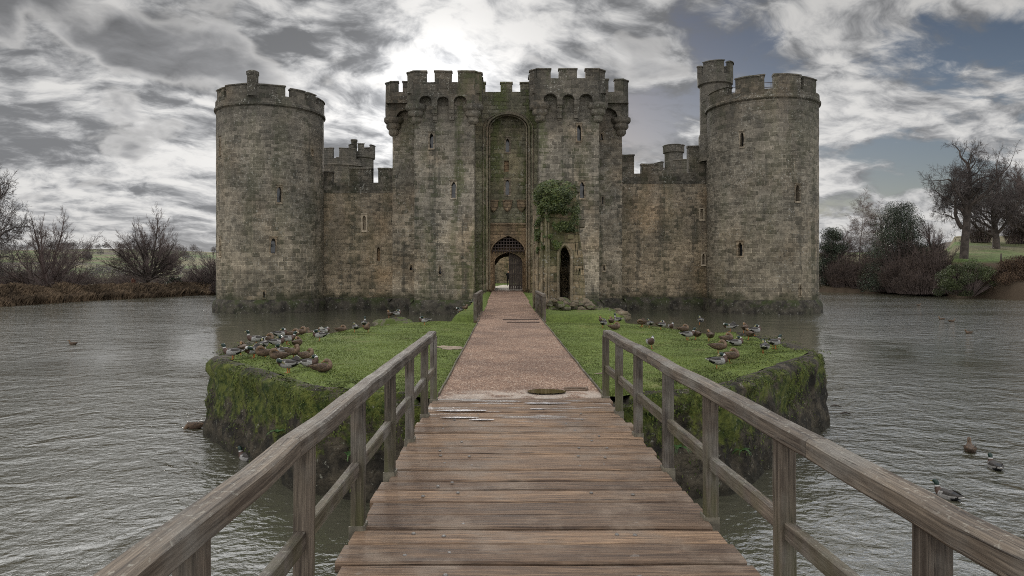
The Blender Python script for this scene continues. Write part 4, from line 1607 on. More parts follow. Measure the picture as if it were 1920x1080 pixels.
# mossy boulders at the back of the lawn
def boulder(cx, cy, cz, rx, ry_, rz, mat, seed, name, label, cat='rock', group=None):
    bm = bmesh.new()
    bmesh.ops.create_icosphere(bm, subdivisions=4, radius=1)
    for v in bm.verts:
        q = v.co * 1.0
        d = 1 + .22 * noise.noise(q * 1.3 + Vector((seed, 0, 0))) + .10 * noise.noise(q * 3.1 + Vector((0, seed, 0)))
        v.co = Vector((cx + q.x * rx * d, cy + q.y * ry_ * d, cz + max(q.z, -.6) * rz * d))
    me = bpy.data.meshes.new(name)
    bm.to_mesh(me)
    bm.free()
    me.polygons.foreach_set('use_smooth', [True] * len(me.polygons))
    me.materials.append(mat)
    o = bpy.data.objects.new(name, me)
    COL.objects.link(o)
    tag(o, label, cat, group)
    return o


def mossrock():
    m, t = new_mat('mossy_rock')
    P = t.n('ShaderNodeNewGeometry')
    n1 = t.noise(P.outputs['Position'], 4, 5, .65)
    nz = t.n('ShaderNodeSeparateXYZ', {0: P.outputs['Normal']}).outputs[2]
    c = t.mix(t.ramp(n1, .35, .65), (.055, .048, .034), (.23, .205, .15))
    g = t.math('ADD', n1, t.ramp(nz, -.2, .8, -.14, .06))
    c = t.mix(t.ramp(g, .46, .58), c, (.058, .075, .018))
    finish(t, c, .9, bump(t, n1, .8, .05), .2)
    return m


M['mossrock'] = mossrock()
boulder(X(738, 25.2), 25.3, 1.28, .82, .5, .34, M['mossrock'], 3, 'boulder', 'long mossy boulder at the back left of the lawn with ducks on it', 'rock', 'mossy boulders')
boulder(X(760, 24.4), 24.5, 1.28, .48, .32, .24, M['mossrock'], 8, 'boulder', 'smaller pale-topped boulder in front of the long mossy one', 'rock', 'mossy boulders')
# ------------------------------------------------------------------ timber footbridge in front
DZ = 1.50
m, t = new_mat('rain_film_sky_paint')
finish(t, t.mix(t.ramp(t.noise(t.n('ShaderNodeNewGeometry').outputs['Position'], 9, 4), .4, .6), (.24, .21, .20), (.46, .44, .44)), .35, None, .5)  # pale base colour stands in for sky reflected in the water
M['film'] = m
BL, BR = -1.0, 1.45
rng = random.Random(11)
random.seed(5)
bridge = empty('footbridge', (.22, 4.5, 0))
tag(bridge, 'long weathered timber footbridge with plank deck and railings leading to the grassy island', 'footbridge')
dm = MB()
y = 9.52
edges = []
while y > -1.6:
    wd = rng.choice((.24, .26, .28, .29, .30, .33))
    y0 = y - wd
    z = DZ - .035 + rng.uniform(-.007, .007)
    xa, xb = BL + rng.uniform(-.04, .035), BR + rng.uniform(-.035, .04)
    ym = (y + y0) / 2
    t0, t1 = rng.uniform(-.004, .004), rng.uniform(-.004, .004)
    beam(dm, (xa, ym, z + t0), (xb, ym + rng.uniform(-.006, .006), z + t1), wd - .026, .07, bev=.013, seg=.35, wob=.005)
    edges.append((ym, wd))
    y = y0
deck = dm.build('deck', M['deck_wood'], bridge, smooth=25)
# bolts
bm_ = MB()
def bolt_mesh():
    mb = MB()
    k = 10
    ringp = [(math.cos(2 * math.pi * i / k), math.sin(2 * math.pi * i / k)) for i in range(k)]
    v = [(a * .016, b * .016, 0) for a, b in ringp] + [(a * .014, b * .014, .004) for a, b in ringp] + [(a * .010, b * .010, .007) for a, b in ringp]
    f = []
    for r_ in range(2):
        for i in range(k):
            j = (i + 1) % k
            f.append((r_ * k + i, r_ * k + j, (r_ + 1) * k + j, (r_ + 1) * k + i))
    f.append(tuple(2 * k + i for i in range(k)))
    mb.add(v, f)
    return mb
bolt0 = None
for i, (ym, wd) in enumerate(edges):
    if ym < 3.4 or ym > 8.6:
        continue
    for xx in (-.36, -.62, .72, .95):
        if rng.random() < .42:
            continue
        if bolt0 is None:
            bolt0 = b = bolt_mesh().build('bolt', M['bolt'], None)
        else:
            b = bolt0.copy()
            COL.objects.link(b)
        b.parent = deck
        b.matrix_parent_inverse = Matrix.Identity(4)
        b.location = Vector((xx + rng.uniform(-.08, .08), ym + rng.uniform(-.06, .06), DZ + .001)) - Vector((0, 0, 0))
# the deck object carries an offset from its Empty parent: keep bolts in world space
for o in deck.children:
    o.location = Vector(o.location)
# films of rain water on the planks near the island
for k, (px, py, rx_, ry_, lb) in enumerate(((870, 771, .34, .055, 'long pale film of rain water on the planks at the far left of the deck'), (862, 784, .24, .035, 'shorter film of rain water just nearer than the long one'),
                                          (905, 788, .16, .03, 'small film of rain water beside the shorter one'), (1022, 757, .30, .05, 'film of rain water at the middle of the last plank before the gravel'), (1008, 768, .10, .03, 'tiny film of rain water near the middle of the deck end'))):
    mb = MB()
    d = F * (CAMZ - DZ) / (py - VY)
    mb.quad([(X(px, d) + rx_ * (1 + .3 * noise.noise(Vector((math.cos(a) * 1.4, math.sin(a) * 1.4, k * 3.0)))) * math.cos(a), d + ry_ * (1 + .3 * noise.noise(Vector((math.cos(a) * 1.4, math.sin(a) * 1.4, k * 3.0 + 9)))) * math.sin(a), DZ + .0105) for a in lin(0, 2 * math.pi, 30)[:-1]])
    tag(mb.build('puddle', M['film']), lb, 'puddle', 'films of rain water on the deck')
# girders and cross-heads below
gm_ = MB()
for x in (-.75, .22, 1.2):
    beam(gm_, (x, -1.5, DZ - .20), (x, 9.75, DZ - .20), .16, .24)
gm_.build('girder', M['rail_wood'], bridge, smooth=25)
for yy in (3.46, 7.1):
    mb = MB()
    beam(mb, (-1.0, yy, DZ - .42), (1.45, yy, DZ - .42), .2, .2)
    for x in (-.8, 1.25):
        beam(mb, (x, yy, -1.2), (x, yy, DZ - .3), .2, .2, up=(0, 1, 0))
    mb.build('trestle', M['rail_wood'], bridge, smooth=25)
RZ = 2.475
PY_L = [.95, 2.23, 3.46, 4.69, 5.95, 7.13, 8.38, 9.38]
PY_R = [1.1, 2.37, 3.60, 4.86, 6.07, 7.38, 8.55, 9.60]
for side, pys_, x in ((-1, PY_L, -1.035), (1, PY_R, 1.49)):
    rx = lambda y: (x - side * .035) + side * (.07 if side < 0 else .05) * (9.4 - y) / 8 if side < 0 else (x - .02) + .05 * (9.4 - y) / 8
    def railx(y):
        return (-.955 - .055 * (9.2 - y) / 7.4) if side < 0 else (1.42 + .055 * (9.2 - y) / 7.4)
    hm = MB()
    ye = 9.16 if side < 0 else 9.42
    cuts = [-.6, 3.2, 6.6, ye]
    for a, b in zip(cuts[:-1], cuts[1:]):
        beam(hm, (railx(a), a + .002, RZ - .05), (railx(b), b - .002, RZ - .05 - (.004 if b == ye else 0)),   .112, .10, bev=.014, seg=.25, wob=.012)
    hm.build('handrail', M['rail_wood'], bridge, smooth=25, label='top handrail on the %s side' % ('left' if side < 0 else 'right'))
    for i, yy in enumerate(pys_):
        pm_ = MB()
        px_w = railx(yy) + side * .015
        beam(pm_, (px_w, yy, 1.22), (px_w, yy + rng.uniform(-.01, .01), RZ - .10), .085, .105, up=(0, 1, 0), bev=.006, seg=.2, wob=.006)
        p = pm_.build('post', M['rail_wood'], bridge, smooth=25)
        kb = MB()
        s = -side
        # angle bracket holding the post foot to the deck edge
        beam(kb, (px_w + s * .0, yy - .058, 1.27), (px_w + s * .0, yy - .058, 1.53), .10, .012, up=(0, 1, 0), bev=.002)
        beam(kb, (px_w + s * .050, yy, 1.27), (px_w + s * .050, yy, 1.53), .014, .12, up=(0, 1, 0), bev=.002)
        beam(kb, (px_w + s * .04, yy - .085, 1.40), (px_w + s * .085, yy - .085, 1.40), .05, .05, bev=.004)
        tube(kb, [(px_w, yy - .064, 1.46), (px_w, yy - .078, 1.46)], .016, 6)
        kb.build('bracket', M['bracket'], p)
        if i + 1 < len(pys_):
            y1 = pys_[i + 1]
            q = MB()
            xa, xb = railx(yy) + side * .02, railx(y1) + side * .02
            beam(q, (xa, yy + .052, 1.925), (xb, y1 - .052, 1.920 + rng.uniform(-.01, .01)), .055, .095, bev=.006, seg=.25, wob=.006)
            q.build('mid_rail', M['rail_wood'], bridge, smooth=25)

# short second bridge behind the island
b2 = empty('footbridge', (.25, 28.5, 0))
tag(b2, 'short gravelled footbridge with low plank railings between island lawn and castle ruin', 'footbridge')
mb = MB()
for k in range(22):
    beam(mb, (-1.12, 25.95 + k * .3, 1.40), (1.60, 25.95 + k * .3, 1.40), .28, .08)
mb.build('deck', M['deck_wood'], b2, smooth=25)
for side, x, y0, y1, n_ in ((-1, -1.10, 26.0, 33.2, 5), (1, 1.53, 26.0, 32.0, 6)):
    mb = MB()
    beam(mb, (x, y0 - .1, 2.40), (x, y1 + .1, 2.38), .14, .10, bev=.012)
    mb.build('handrail', M['rail_wood'], b2, smooth=25)
    for k in range(n_):
        yy = y0 + (y1 - y0) * k / (n_ - 1)
        mb = MB()
        beam(mb, (x, yy, .3), (x, yy, 2.35), .12, .13, up=(0, 1, 0))
        mb.build('post', M['rail_wood'], b2, smooth=25)
    mb = MB()
    for z in (1.62, 1.86, 2.10):
        beam(mb, (x + side * .05, y0, z), (x + side * .05, y1, z), .03, .15)
    mb.build('boarding', M['rail_wood'], b2, smooth=25)

# ------------------------------------------------------------------ ruined barbican on the causeway
BY = 34.0
bx = lambda px: X(px, BY)
bz = lambda py: Z(py, BY)
ruin = empty('ruined_barbican', (bx(1045), BY, 1.4))
tag(ruin, 'tall ruined stump of barbican with moulded jamb and dark pointed doorway beside the path', 'ruin')
rm = MB()
TOPS = [(1003, 372), (1008, 352), (1016, 345), (1030, 341), (1052, 341), (1068, 347), (1079, 358), (1081, 378), (1085, 392), (1086, 418), (1087, 432), (1091, 470), (1094, 505), (1096, 535), (1097, 566)]
def ztop_px(px):
    for (a, b), (c, d) in zip(TOPS[:-1], TOPS[1:]):
        if a <= px <= c:
            return b + (d - b) * (px - a) / (c - a)
    return 600
FB = rough_fn(plane_y(BY), .085)
DA, DB = bx(1049), bx(1069)
dcx, dha = (DA + DB) / 2, (DB - DA) / 2
stations = [bx(p) for p in (1024, 1028, 1032, 1036, 1040, 1044, 1049)] + lin(DA, DB, 12)[1:] + [bx(p) for p in (1073, 1077, 1080, 1083, 1086, 1088, 1091, 1094, 1096)]
def zl(u):
    return gothic(u, dcx, dha, 4.15, .95) if DA < u < DB else 1.0
for a, b in zip(stations[:-1], stations[1:]):
    pa, pb_ = VX + a * F / BY, VX + b * F / BY
    ta, tb = bz(ztop_px(pa)), bz(ztop_px(pb_))
    la, lb = zl(a + 1e-4), zl(b - 1e-4)
    kk = max(1, int((max(ta, tb) - min(la, lb)) / .35))
    for nn in (0, -1.25):
        for j in range(kk):
            p, q = j / kk, (j + 1) / kk
            zz = [la + (ta - la) * p, lb + (tb - lb) * p, lb + (tb - lb) * q, la + (ta - la) * q]
            rm.quad([FB(a, zz[0], nn), FB(b, zz[1], nn), FB(b, zz[2], nn), FB(a, zz[3], nn)], [(a, zz[0]), (b, zz[1]), (b, zz[2]), (a, zz[3])], 0)
    for za, zb_ in ((ta, tb), (la, lb)):
        s_ = lin(-1.25, 0, 3)
        for c, d in zip(s_[:-1], s_[1:]):
            rm.quad([FB(a, za, c), FB(b, zb_, c), FB(b, zb_, d), FB(a, za, d)], [(a, c), (b, c), (b, d), (a, d)], 0)
for u, z0, z1 in ((DA, 1.0, zl(DA + 1e-4)), (DB, 1.0, zl(DB - 1e-4)), (stations[-1], 1.0, bz(566)), (stations[0], 1, bz(343))):
    for c, d in zip(steps(z0, z1, .4)[:-1], steps(z0, z1, .4)[1:]):
        for e, f in zip(lin(-1.25, 0, 3)[:-1], lin(-1.25, 0, 3)[1:]):
            rm.quad([FB(u, c, e), FB(u, c, f), FB(u, d, f), FB(u, d, e)], [(e, c), (f, c), (f, d), (e, d)], 0)
# splayed moulded jamb on the path side, with engaged shafts
jx = [(bx(1024), 0.0), (bx(1018), .35), (bx(1015), .50), (bx(1011), .95), (bx(1008), 1.15), (bx(1003), 1.9), (bx(1003) + .1, 2.6)]
for (xa, ya), (xb, yb) in zip(jx[:-1], jx[1:]):
    zs = steps(1.0, bz(352), .4)
    for c, d in zip(zs[:-1], zs[1:]):
        P4 = []
        for xx, yy, z in ((xa, ya, c), (xb, yb, c), (xb, yb, d), (xa, ya, d)):
            v = Vector((xx, BY + yy, z))
            v += noise.noise_vector(v * 1.1) * (.03 + .10 * max(0, (z - 5.6) / 2))
            P4.append(v)
        rm.quad(P4, [(ya, c), (yb, c), (yb, d), (ya, d)], 0)
rm.quad([(xx, BY + yy, bz(352)) for xx, yy in jx] + [(bx(1024), BY + 1.2, bz(352))], None, 0)
M['stone_ruin'] = stone_mat('ruin_stone', (.235, .188, .130), (.130, .108, .078), (.150, .130, .095), bw=.62, bh=.40, green=.25, topdark=.0, streak=.5, lichen=.7)
rw_ = rm.build('wall', M['stone_ruin'], ruin, .004, 40)
sm = MB()
for px, dy, zt, rr in ((1024.5, -.04, 6.9, .07), (1017.5, .33, 6.3, .085), (1010, .93, 6.0, .08), (1004, 1.7, 5.9, .07), (1029, -.06, 6.0, .05)):
    pts = [(bx(px) + .01 * math.sin(z * 2), BY + dy - .03, z) for z in steps(1.0, zt, .4)]
    tube(sm, pts, rr, 7)
sm.build('shaft', M['dressed'], ruin, smooth=60)
am_ = MB()
pts = [(DA - .07, BY - .03, 1.2), (DA - .07, BY - .03, 4.1)] + [(u, BY - .04, gothic(u, dcx, dha + .08, 4.12, .95)) for u in lin(DA - .06, DB + .06, 14)] + [(DB + .07, BY - .03, 4.1), (DB + .07, BY - .03, 1.2)]
tube(am_, pts, .075, 6)
am_.build('doorway_moulding', M['dressed'], ruin, smooth=60)
# dark room behind the doorway
km = MB()
mapbox(km, plane_y(BY + 2.4), DA - .5, DB + .5, 1.0, 6.0, -.1, 0, 2, 2)
mapbox(km, plane_xn(DA - .45), BY + 1.2, BY + 2.4, 1.0, 6.0, -.1, 0, 2, 2)
mapbox(km, plane_xp(DB + .45), BY + 1.2, BY + 2.4, 1.0, 6.0, -.1, 0, 2, 2)
km.quad([(DA - .5, BY + 1.2, 5.8), (DB + .5, BY + 1.2, 5.8), (DB + .5, BY + 2.4, 5.8), (DA - .5, BY + 2.4, 5.8)])
km.build('inner_wall', M['stone_ruin'], ruin)
# broken bonding stones sticking out
random.seed(21)
for px, py, w_, h_, dy in ((1090, 418, .36, .42, .1), (1080, 384, .42, .50, .2), (1083, 352, .3, .3, .4), (1070, 443, .3, .25, -.1), (1006, 416, .22, .2, .9), (1088, 480, .26, .3, .1), (1010, 425, .25, .12, .6), (1076, 345, .35, .35, .3)):
    mb = MB()
    ux, uz = bx(px), bz(py)
    mapbox(mb, rough_fn(plane_y(BY + dy), .05), ux - w_ / 2, ux + w_ / 2, uz - h_ / 2, uz + h_ / 2, -.5, .06, .15, .15)
    mb.build('bonding_stone', M['stone_dark'] if px > 1075 else M['stone_ruin'], ruin, .003, 50)

# ivy and moss on the ruin
rng = random.Random(5)
mb = MB()
vols = [(1034, 360, 31, 24, .35, 1.2), (1014, 366, 14, 22, .8, .9), (1058, 362, 25, 24, .3, 1.1), (1046, 384, 36, 20, .0, .6), (1068, 398, 20, 26, .1, .5), (1022, 400, 15, 28, .2, .45), (1076, 420, 14, 16, .1, .4), (1034, 432, 12, 16, -.02, .2), (1056, 428, 14, 16, -.02, .25), (1012, 425, 8, 20, .6, .4), (1020, 452, 6, 30, .15, .2), (1044, 450, 10, 18, -.03, .18), (1084, 410, 9, 16, .2, .4), (1008, 440, 5, 34, .9, .2)]
for px, py, rx_, rz_, dy, th in vols:
    for _ in range(int(rx_ * rz_ * 6.5)):
        v = Vector((rng.gauss(0, 1), rng.gauss(0, 1), rng.gauss(0, 1))).normalized()
        r_ = rng.random() ** .35
        p = Vector((bx(px) + v.x * r_ * rx_ / F * BY, BY + dy - .15 + v.y * r_ * th, bz(py) + v.z * r_ * rz_ / F * BY))
        if noise.noise(p * 1.9) + .6 * noise.noise(p * 4.5) < -.12 + .22 * (p.z < 6.2):
            continue
        card(mb, p, Vector((rng.gauss(0, .5), -1, rng.gauss(.5, .5))).normalized(), rng.uniform(.04, .095), 1.2, 0, .2)
tag(mb.build('ivy', M['ivy']), 'dark green ivy mound covering the top of the ruined barbican', 'ivy')

# rubble at its foot
random.seed(9)
rng = random.Random(9)
M['rubble'] = stone_mat('rubble_stone', (.170, .135, .098), (.085, .070, .052), (.12, .10, .08), green=.5, topdark=0, streak=.4, lichen=.4, damp=False)
kinds = ['mossy', 'brown', 'dark', 'rough', 'weathered']
k = 0
for i in range(64):
    t = rng.random()
    px = 1030 + t * 140
    d = 33.2 + rng.uniform(-.9, .9) + t * 1.0
    zz = 1.75 - 1.15 * max(0, t - .35) + rng.uniform(-.3, .2)
    s = rng.uniform(.12, .31)
    boulder(X(px, d), d, zz, s * rng.uniform(1, 1.5), s, s * rng.uniform(.6, .95), M['rubble'] if rng.random() < .6 else M['mossrock'], i * 3.7, 'rubble_stone', 'fallen stone in the rubble heap at the foot of the ruined barbican', 'stone', 'fallen stones at the foot of the ruin')

# ------------------------------------------------------------------ trees
def grow(out, p, d, L, r, lev, P, rg):
    """one branch: a wandering polyline plus its children"""
    k = P['seg'][min(lev, len(P['seg']) - 1)]
    pts, rad = [p], [r]
    dd = d.copy()
    tip = r * P['taper'][min(lev, len(P['taper']) - 1)]
    wander = P['wander'][min(lev, len(P['wander']) - 1)]
    for i in range(k):
        dd = (dd + Vector((rg.gauss(0, 1), rg.gauss(0, 1), rg.gauss(0, 1))) * wander + Vector((0, 0, P['up'][min(lev, len(P['up']) - 1)]))).normalized()
        pts.append(pts[-1] + dd * (L / k))
        rad.append(r + (tip - r) * (i + 1) / k)
    out.append((lev, pts, rad))
    if lev >= P['max']:
        return
    nc = P['kids'][min(lev, len(P['kids']) - 1)]
    nc = max(1, int(nc * rg.uniform(.8, 1.25) + .5))
    t0 = P['start'][min(lev, len(P['start']) - 1)]
    az = rg.uniform(0, 6.28)
    for c in range(nc):
        t = t0 + (1 - t0) * ((c + rg.random() * .8) / nc)
        f = t * k
        i = min(int(f), k - 1)
        q = pts[i].lerp(pts[i + 1], f - i)
        ax = (pts[i + 1] - pts[i]).normalized()
        az += 2.4 + rg.uniform(-.5, .5)
        s = ax.orthogonal().normalized()
        s = Matrix.Rotation(az, 3, ax) @ s
        ang_ = R(P['angle'][min(lev, len(P['angle']) - 1)]) * rg.uniform(.75, 1.25)
        nd = (ax * math.cos(ang_) + s * math.sin(ang_)).normalized()
        ll = L * P['ratio'][min(lev, len(P['ratio']) - 1)] * rg.uniform(.7, 1.2) * (1.15 - .55 * (t - t0) / max(.01, 1 - t0))
        rr = (r + (tip - r) * t) * P['rr'][min(lev, len(P['rr']) - 1)]
        grow(out, q, nd, ll, max(rr, P['rmin']), lev + 1, P, rg)
    if lev > 0 or P.get('lead', True):
        grow(out, pts[-1], dd, L * P['ratio'][min(lev, len(P['ratio']) - 1)] * .9, max(tip, P['rmin']), lev + 1, P, rg)


def tree(base, P, seed, label, bark, twig, stems=1, name='bare_tree', cat='tree', group=None, trunk_lev=1, lean=0, fix_h=None, fix_w=None, extra=None):
    rg = random.Random(seed)
    out = []
    root = empty(name, base)
    tag(root, label, cat, group)
    b = Vector(base)
    for s in range(stems):
        if stems == 1:
            d = Vector((lean, 0, 1)).normalized()
            p = Vector((0, 0, -.3))
        else:
            a = 2 * math.pi * (s + rg.random() * .6) / stems
            ti = R(rg.uniform(4, P.get('tilt', 58)))
            d = Vector((math.sin(ti) * math.cos(a), math.sin(ti) * math.sin(a), math.cos(ti)))
            th_ = P.get('th', 0)
            p = Vector((math.cos(a) * .15, math.sin(a) * .15, th_ * rg.uniform(.75, 1.25) - .3 * (th_ == 0)))
            if th_ and s == 0:
                out.append((0, [Vector((0, 0, -.4)), Vector((.03, 0, th_ * .5)), Vector((0, .02, th_ * 1.3))], [P['rad'] * 1.7, P['rad'] * 1.35, P['rad'] * 1.1]))
        if 'dome' in P and stems > 1:
            tilt_ = R(6 + 76 * ((s + .5) / stems) ** .75)
            a = s * 2.4 + rg.uniform(-.3, .3)
            d = Vector((math.sin(tilt_) * math.cos(a), math.sin(tilt_) * math.sin(a), math.cos(tilt_)))
            dw, dh = P['dome']
            L_ = 1 / math.sqrt((d.x ** 2 + d.y ** 2) / dw ** 2 + (d.z / (dh - p.z)) ** 2) / 1.5 * rg.uniform(.85, 1.12)
            grow(out, p, d, L_, P['rad'] * rg.uniform(.65, 1), 0, P, rg)
            continue
        grow(out, p, d, P['len'] * rg.uniform(.85, 1.1), P['rad'] * (1 if stems == 1 else rg.uniform(.6, 1)), 0, P, rg)
    if extra:
        for q, d, L, r in extra:
            grow(out, Vector(q), Vector(d).normalized(), L, r, 1, P, rg)
    zs_ = sorted(p.z for _, pts, _ in out for p in pts)
    hi = zs_[int(len(zs_) * .985)]
    xs_ = sorted(abs(p.x) for _, pts, _ in out for p in pts)
    wx = xs_[int(len(xs_) * .975)]
    sz = fix_h / hi if fix_h else 1
    sx = fix_w / wx if fix_w else sz
    tm, cm = MB(), MB()
    for lev, pts, rad in out:
        rad = [max(P['rmin'], r_ * (sz + sx) / 2) for r_ in rad]
        pts = [b + Vector((p.x * sx, p.y * sx, p.z * sz)) for p in pts]
        if lev <= trunk_lev:
            tube(tm, pts, rad, 8 if lev == 0 else 5, cap=False)
        else:
            tube(cm, pts, rad, 3, cap=False)
    tm.build('trunk', bark, root, smooth=180)
    cm.build('crown', twig, root, smooth=180)
    return root


OAK = dict(max=6, seg=[6, 6, 5, 4, 3, 2, 1], taper=[.62, .42, .4, .4, .45, .5, .6], wander=[.05, .24, .28, .28, .28, .26, .25], up=[.0, .05, .06, .05, .04, .03, .02],
           kids=[8, 5, 4, 4, 4, 3], start=[.60, .3, .25, .2, .15, .1], angle=[55, 50, 48, 46, 46, 44], ratio=[.62, .62, .60, .58, .58, .58], rr=[.55, .52, .48, .46, .5, .6], rmin=.009, len=8.6, rad=.62)
SPREAD = dict(max=5, seg=[4, 5, 4, 3, 2, 1], taper=[.5, .35, .35, .4, .5, .6], wander=[.05, .11, .13, .15, .16, .16], up=[.05, .06, .06, .05, .05, .05],
              kids=[9, 7, 7, 6, 5], start=[.3, .2, .2, .12, .1], angle=[52, 36, 32, 32, 32], ratio=[1.0, .56, .55, .55, .55], rr=[.55, .46, .45, .45, .5], rmin=.009, len=3.2, rad=.34)
MULTI = dict(SPREAD, up=[.015, .02, .03, .03, .03], len=6.0, rad=.20, kids=[6, 5, 5, 4], max=4, angle=[28, 32, 34, 34], ratio=[.55, .55, .55, .5], start=[.2, .2, .2, .2], wander=[.06, .10, .13, .15, .15])
BIRCH = dict(max=4, seg=[8, 5, 4, 3, 2], taper=[.12, .3, .4, .5, .5], wander=[.03, .10, .15, .15, .15], up=[.02, .02, -.06, -.12, -.16],
             kids=[28, 7, 6, 5], start=[.22, .2, .2, .1], angle=[42, 40, 38, 34], ratio=[.22, .5, .6, .6], rr=[.32, .5, .5, .6], rmin=.007, len=14, rad=.17)

def at(px, d):
    x = X(px, d)
    return (x, d, ground_z(x, d))


tree(at(-62, 70), dict(OAK, len=4.2, rad=.5, start=[.4, .3, .25, .2, .15, .1], angle=[68, 50, 48, 48, 46, 44], ratio=[1.4, .6, .58, .58, .58, .58]), 4, 'gnarled bare oak whose branches reach in from the left edge', M['bark'], M['twig_dark'], name='oak_tree', fix_h=12.4, fix_w=7.6, trunk_lev=2)
tree(at(88, 80), dict(MULTI, dome=(5.8, 12.2), max=4, kids=[9, 6, 5, 4], start=[.25, .15, .15, .1], wander=[.05, .08, .11, .14, .15], up=[.02, .04, .05, .05, .05], angle=[30, 32, 34, 36], ratio=[.46, .50, .50, .5]), 12, 'bare many-stemmed tree fanning out from the reed bank on the left', M['bark_red'], M['twig'], stems=13, fix_h=None, fix_w=None)
tree(at(278, 95), dict(MULTI, tilt=84, rad=.19, dome=(6.0, 11.4), th=1.4, max=4, kids=[9, 6, 5, 4], start=[.25, .15, .15, .1], wander=[.05, .08, .11, .14, .15], up=[.02, .04, .05, .05, .05], angle=[30, 32, 34, 36], ratio=[.46, .50, .50, .5]), 23, 'round bare tree with a single short trunk midway along the left bank', M['bark'], M['twig'], stems=15, fix_h=None, fix_w=None)
tree(at(404, 104), dict(MULTI, tilt=80, rad=.18, dome=(5.6, 10.6), th=1.3, max=4, kids=[9, 6, 5, 4], start=[.25, .15, .15, .1], wander=[.05, .08, .11, .14, .15], up=[.02, .04, .05, .05, .05], angle=[30, 32, 34, 36], ratio=[.46, .50, .50, .5]), 31, 'bare tree half hidden behind the left round tower', M['bark'], M['twig'], stems=15, fix_h=None, fix_w=None)
tree(at(1807, 95), dict(OAK, len=9.0, rad=.62, taper=[.7, .42, .4, .4, .45, .5, .6]), 6, 'tall bare oak with a thick trunk on the green slope', M['bark'], M['twig_dark'], name='oak_tree', fix_h=15.4, fix_w=5.3, trunk_lev=2,
     extra=[((-.2, 0, 4.4), (-1, -.1, .45), 4.6, .34), ((.2, 0, 6.4), (1, .1, .6), 4.2, .34)])
tree(at(1868, 112), dict(OAK, len=4.6, rad=.5, start=[.35, .3, .25, .2, .15, .1], wander=[.05, .13, .16, .18, .2, .2, .2], ratio=[1.1, .62, .6, .58, .58, .58]), 41, 'broad bare oak behind the tall oak at the right edge', M['bark'], M['twig_dark'], name='oak_tree', fix_h=13.8, fix_w=6.8, trunk_lev=2)
tree(at(1935, 120), SPREAD, 47, 'bare tree cut by the right edge beyond the slope', M['bark'], M['twig'], fix_h=13.0, fix_w=6.0)
tree(at(1609, 122), BIRCH, 52, 'slender pale birch rising above the bushes right of the castle', M['birch'], M['birch_twig'], name='birch_tree', fix_h=15.0, fix_w=3.0)
tree(at(1659, 119), dict(BIRCH, len=10), 57, 'shorter birch beside the dark evergreen', M['birch'], M['birch_twig'], name='birch_tree', fix_h=12.0, fix_w=2.8)
tree(at(1688, 108), dict(BIRCH, len=8, kids=[9, 4, 3, 3]), 59, 'thin leaning pale stem among the brown bushes', M['birch'], M['birch_twig'], name='birch_tree', lean=-.42, fix_h=8.8, fix_w=3.9)


for px, d, h_, w_, sd, lb in ((1572, 121, 9.6, 4.2, 61, 'small bare tree beside the dark evergreen shrub next to the right tower'), (1652, 117, 11.0, 3.8, 62, 'bare tree between the birches and the large evergreen'), (1752, 103, 10.0, 4.0, 63, 'bare tree between the large evergreen and the tall oak')):
    tree(at(px, d)[:2] + (.4,), dict(SPREAD, kids=[8, 6, 6, 5, 4]), sd, lb, M['bark'], M['twig'], fix_h=h_, fix_w=w_)


def shrub(px, d, w_, h_, leafm, label, seed, name='bush', leaf=.10, dens=1.0, twigs=True, zoff=0, top=.55, group=None, cat='bush', depth=None, stalk='twig', z0=None):
    rg = random.Random(seed)
    x, y = X(px, d), d
    zb_ = ground_z(x, y) + zoff if z0 is None else z0
    root = empty(name, (x, y, zb_))
    tag(root, label, cat, group)
    dp = depth or w_ * .6
    fm, sm_ = MB(), MB()
    lobes = []
    for k in range(int(24 + w_ * 3)):
        a = rg.uniform(0, 6.28)
        rr = rg.random() ** .5
        t_ = rg.uniform(.06, .93)
        pr = max(.08, 1 - t_ ** (1.5 if top > .6 else 3)) ** .7
        hx, hy_ = math.cos(a) * rr * w_ * .43 * pr, math.sin(a) * rr * dp * .43 * pr
        lobes.append((Vector((hx, hy_, h_ * t_)), min(w_ * .15, h_ * .18) * rg.uniform(.55, 1.15)))
    for c, r_ in lobes:
        n_ = int(320 * dens * (r_ / .5) ** 1.3 * (.10 / leaf) ** .8)
        for _ in range(n_):
            v = Vector((rg.gauss(0, 1), rg.gauss(0, 1), rg.gauss(0, 1))).normalized() * (r_ * rg.random() ** .45)
            p = c + Vector((v.x * 1.15, v.y * 1.15, v.z * .9))
            if p.z < 0:
                p.z = -p.z * .5
            n0 = Vector((rg.gauss(0, 1), rg.gauss(0, 1), rg.gauss(0, 1) + .4)).normalized()
            a_ = n0.orthogonal().normalized() * leaf * rg.uniform(.6, 1.2)
            b_ = n0.cross(a_).normalized() * leaf * rg.uniform(.3, .6)
            q = Vector((x, y, zb_)) + p
            fm.quad([q - a_ * .5, q + b_ * .5, q + a_ * .5, q - b_ * .5])
        if twigs:
            for _ in range(6):
                e = c + Vector((rg.gauss(0, .5), rg.gauss(0, .5), rg.random() * .9)) * r_ * 1.3
                s = Vector((c.x * .25, c.y * .25, 0))
                mid = s.lerp(e, .5) + Vector((rg.gauss(0, .12), rg.gauss(0, .12), .1))
                o_ = Vector((x, y, zb_))
                tube(sm_, [o_ + s, o_ + mid, o_ + e], [.04, .025, .008], 3, cap=False)
    fm.build('foliage', leafm, root)
    if twigs:
        sm_.build('stem', M[stalk], root)
    return root


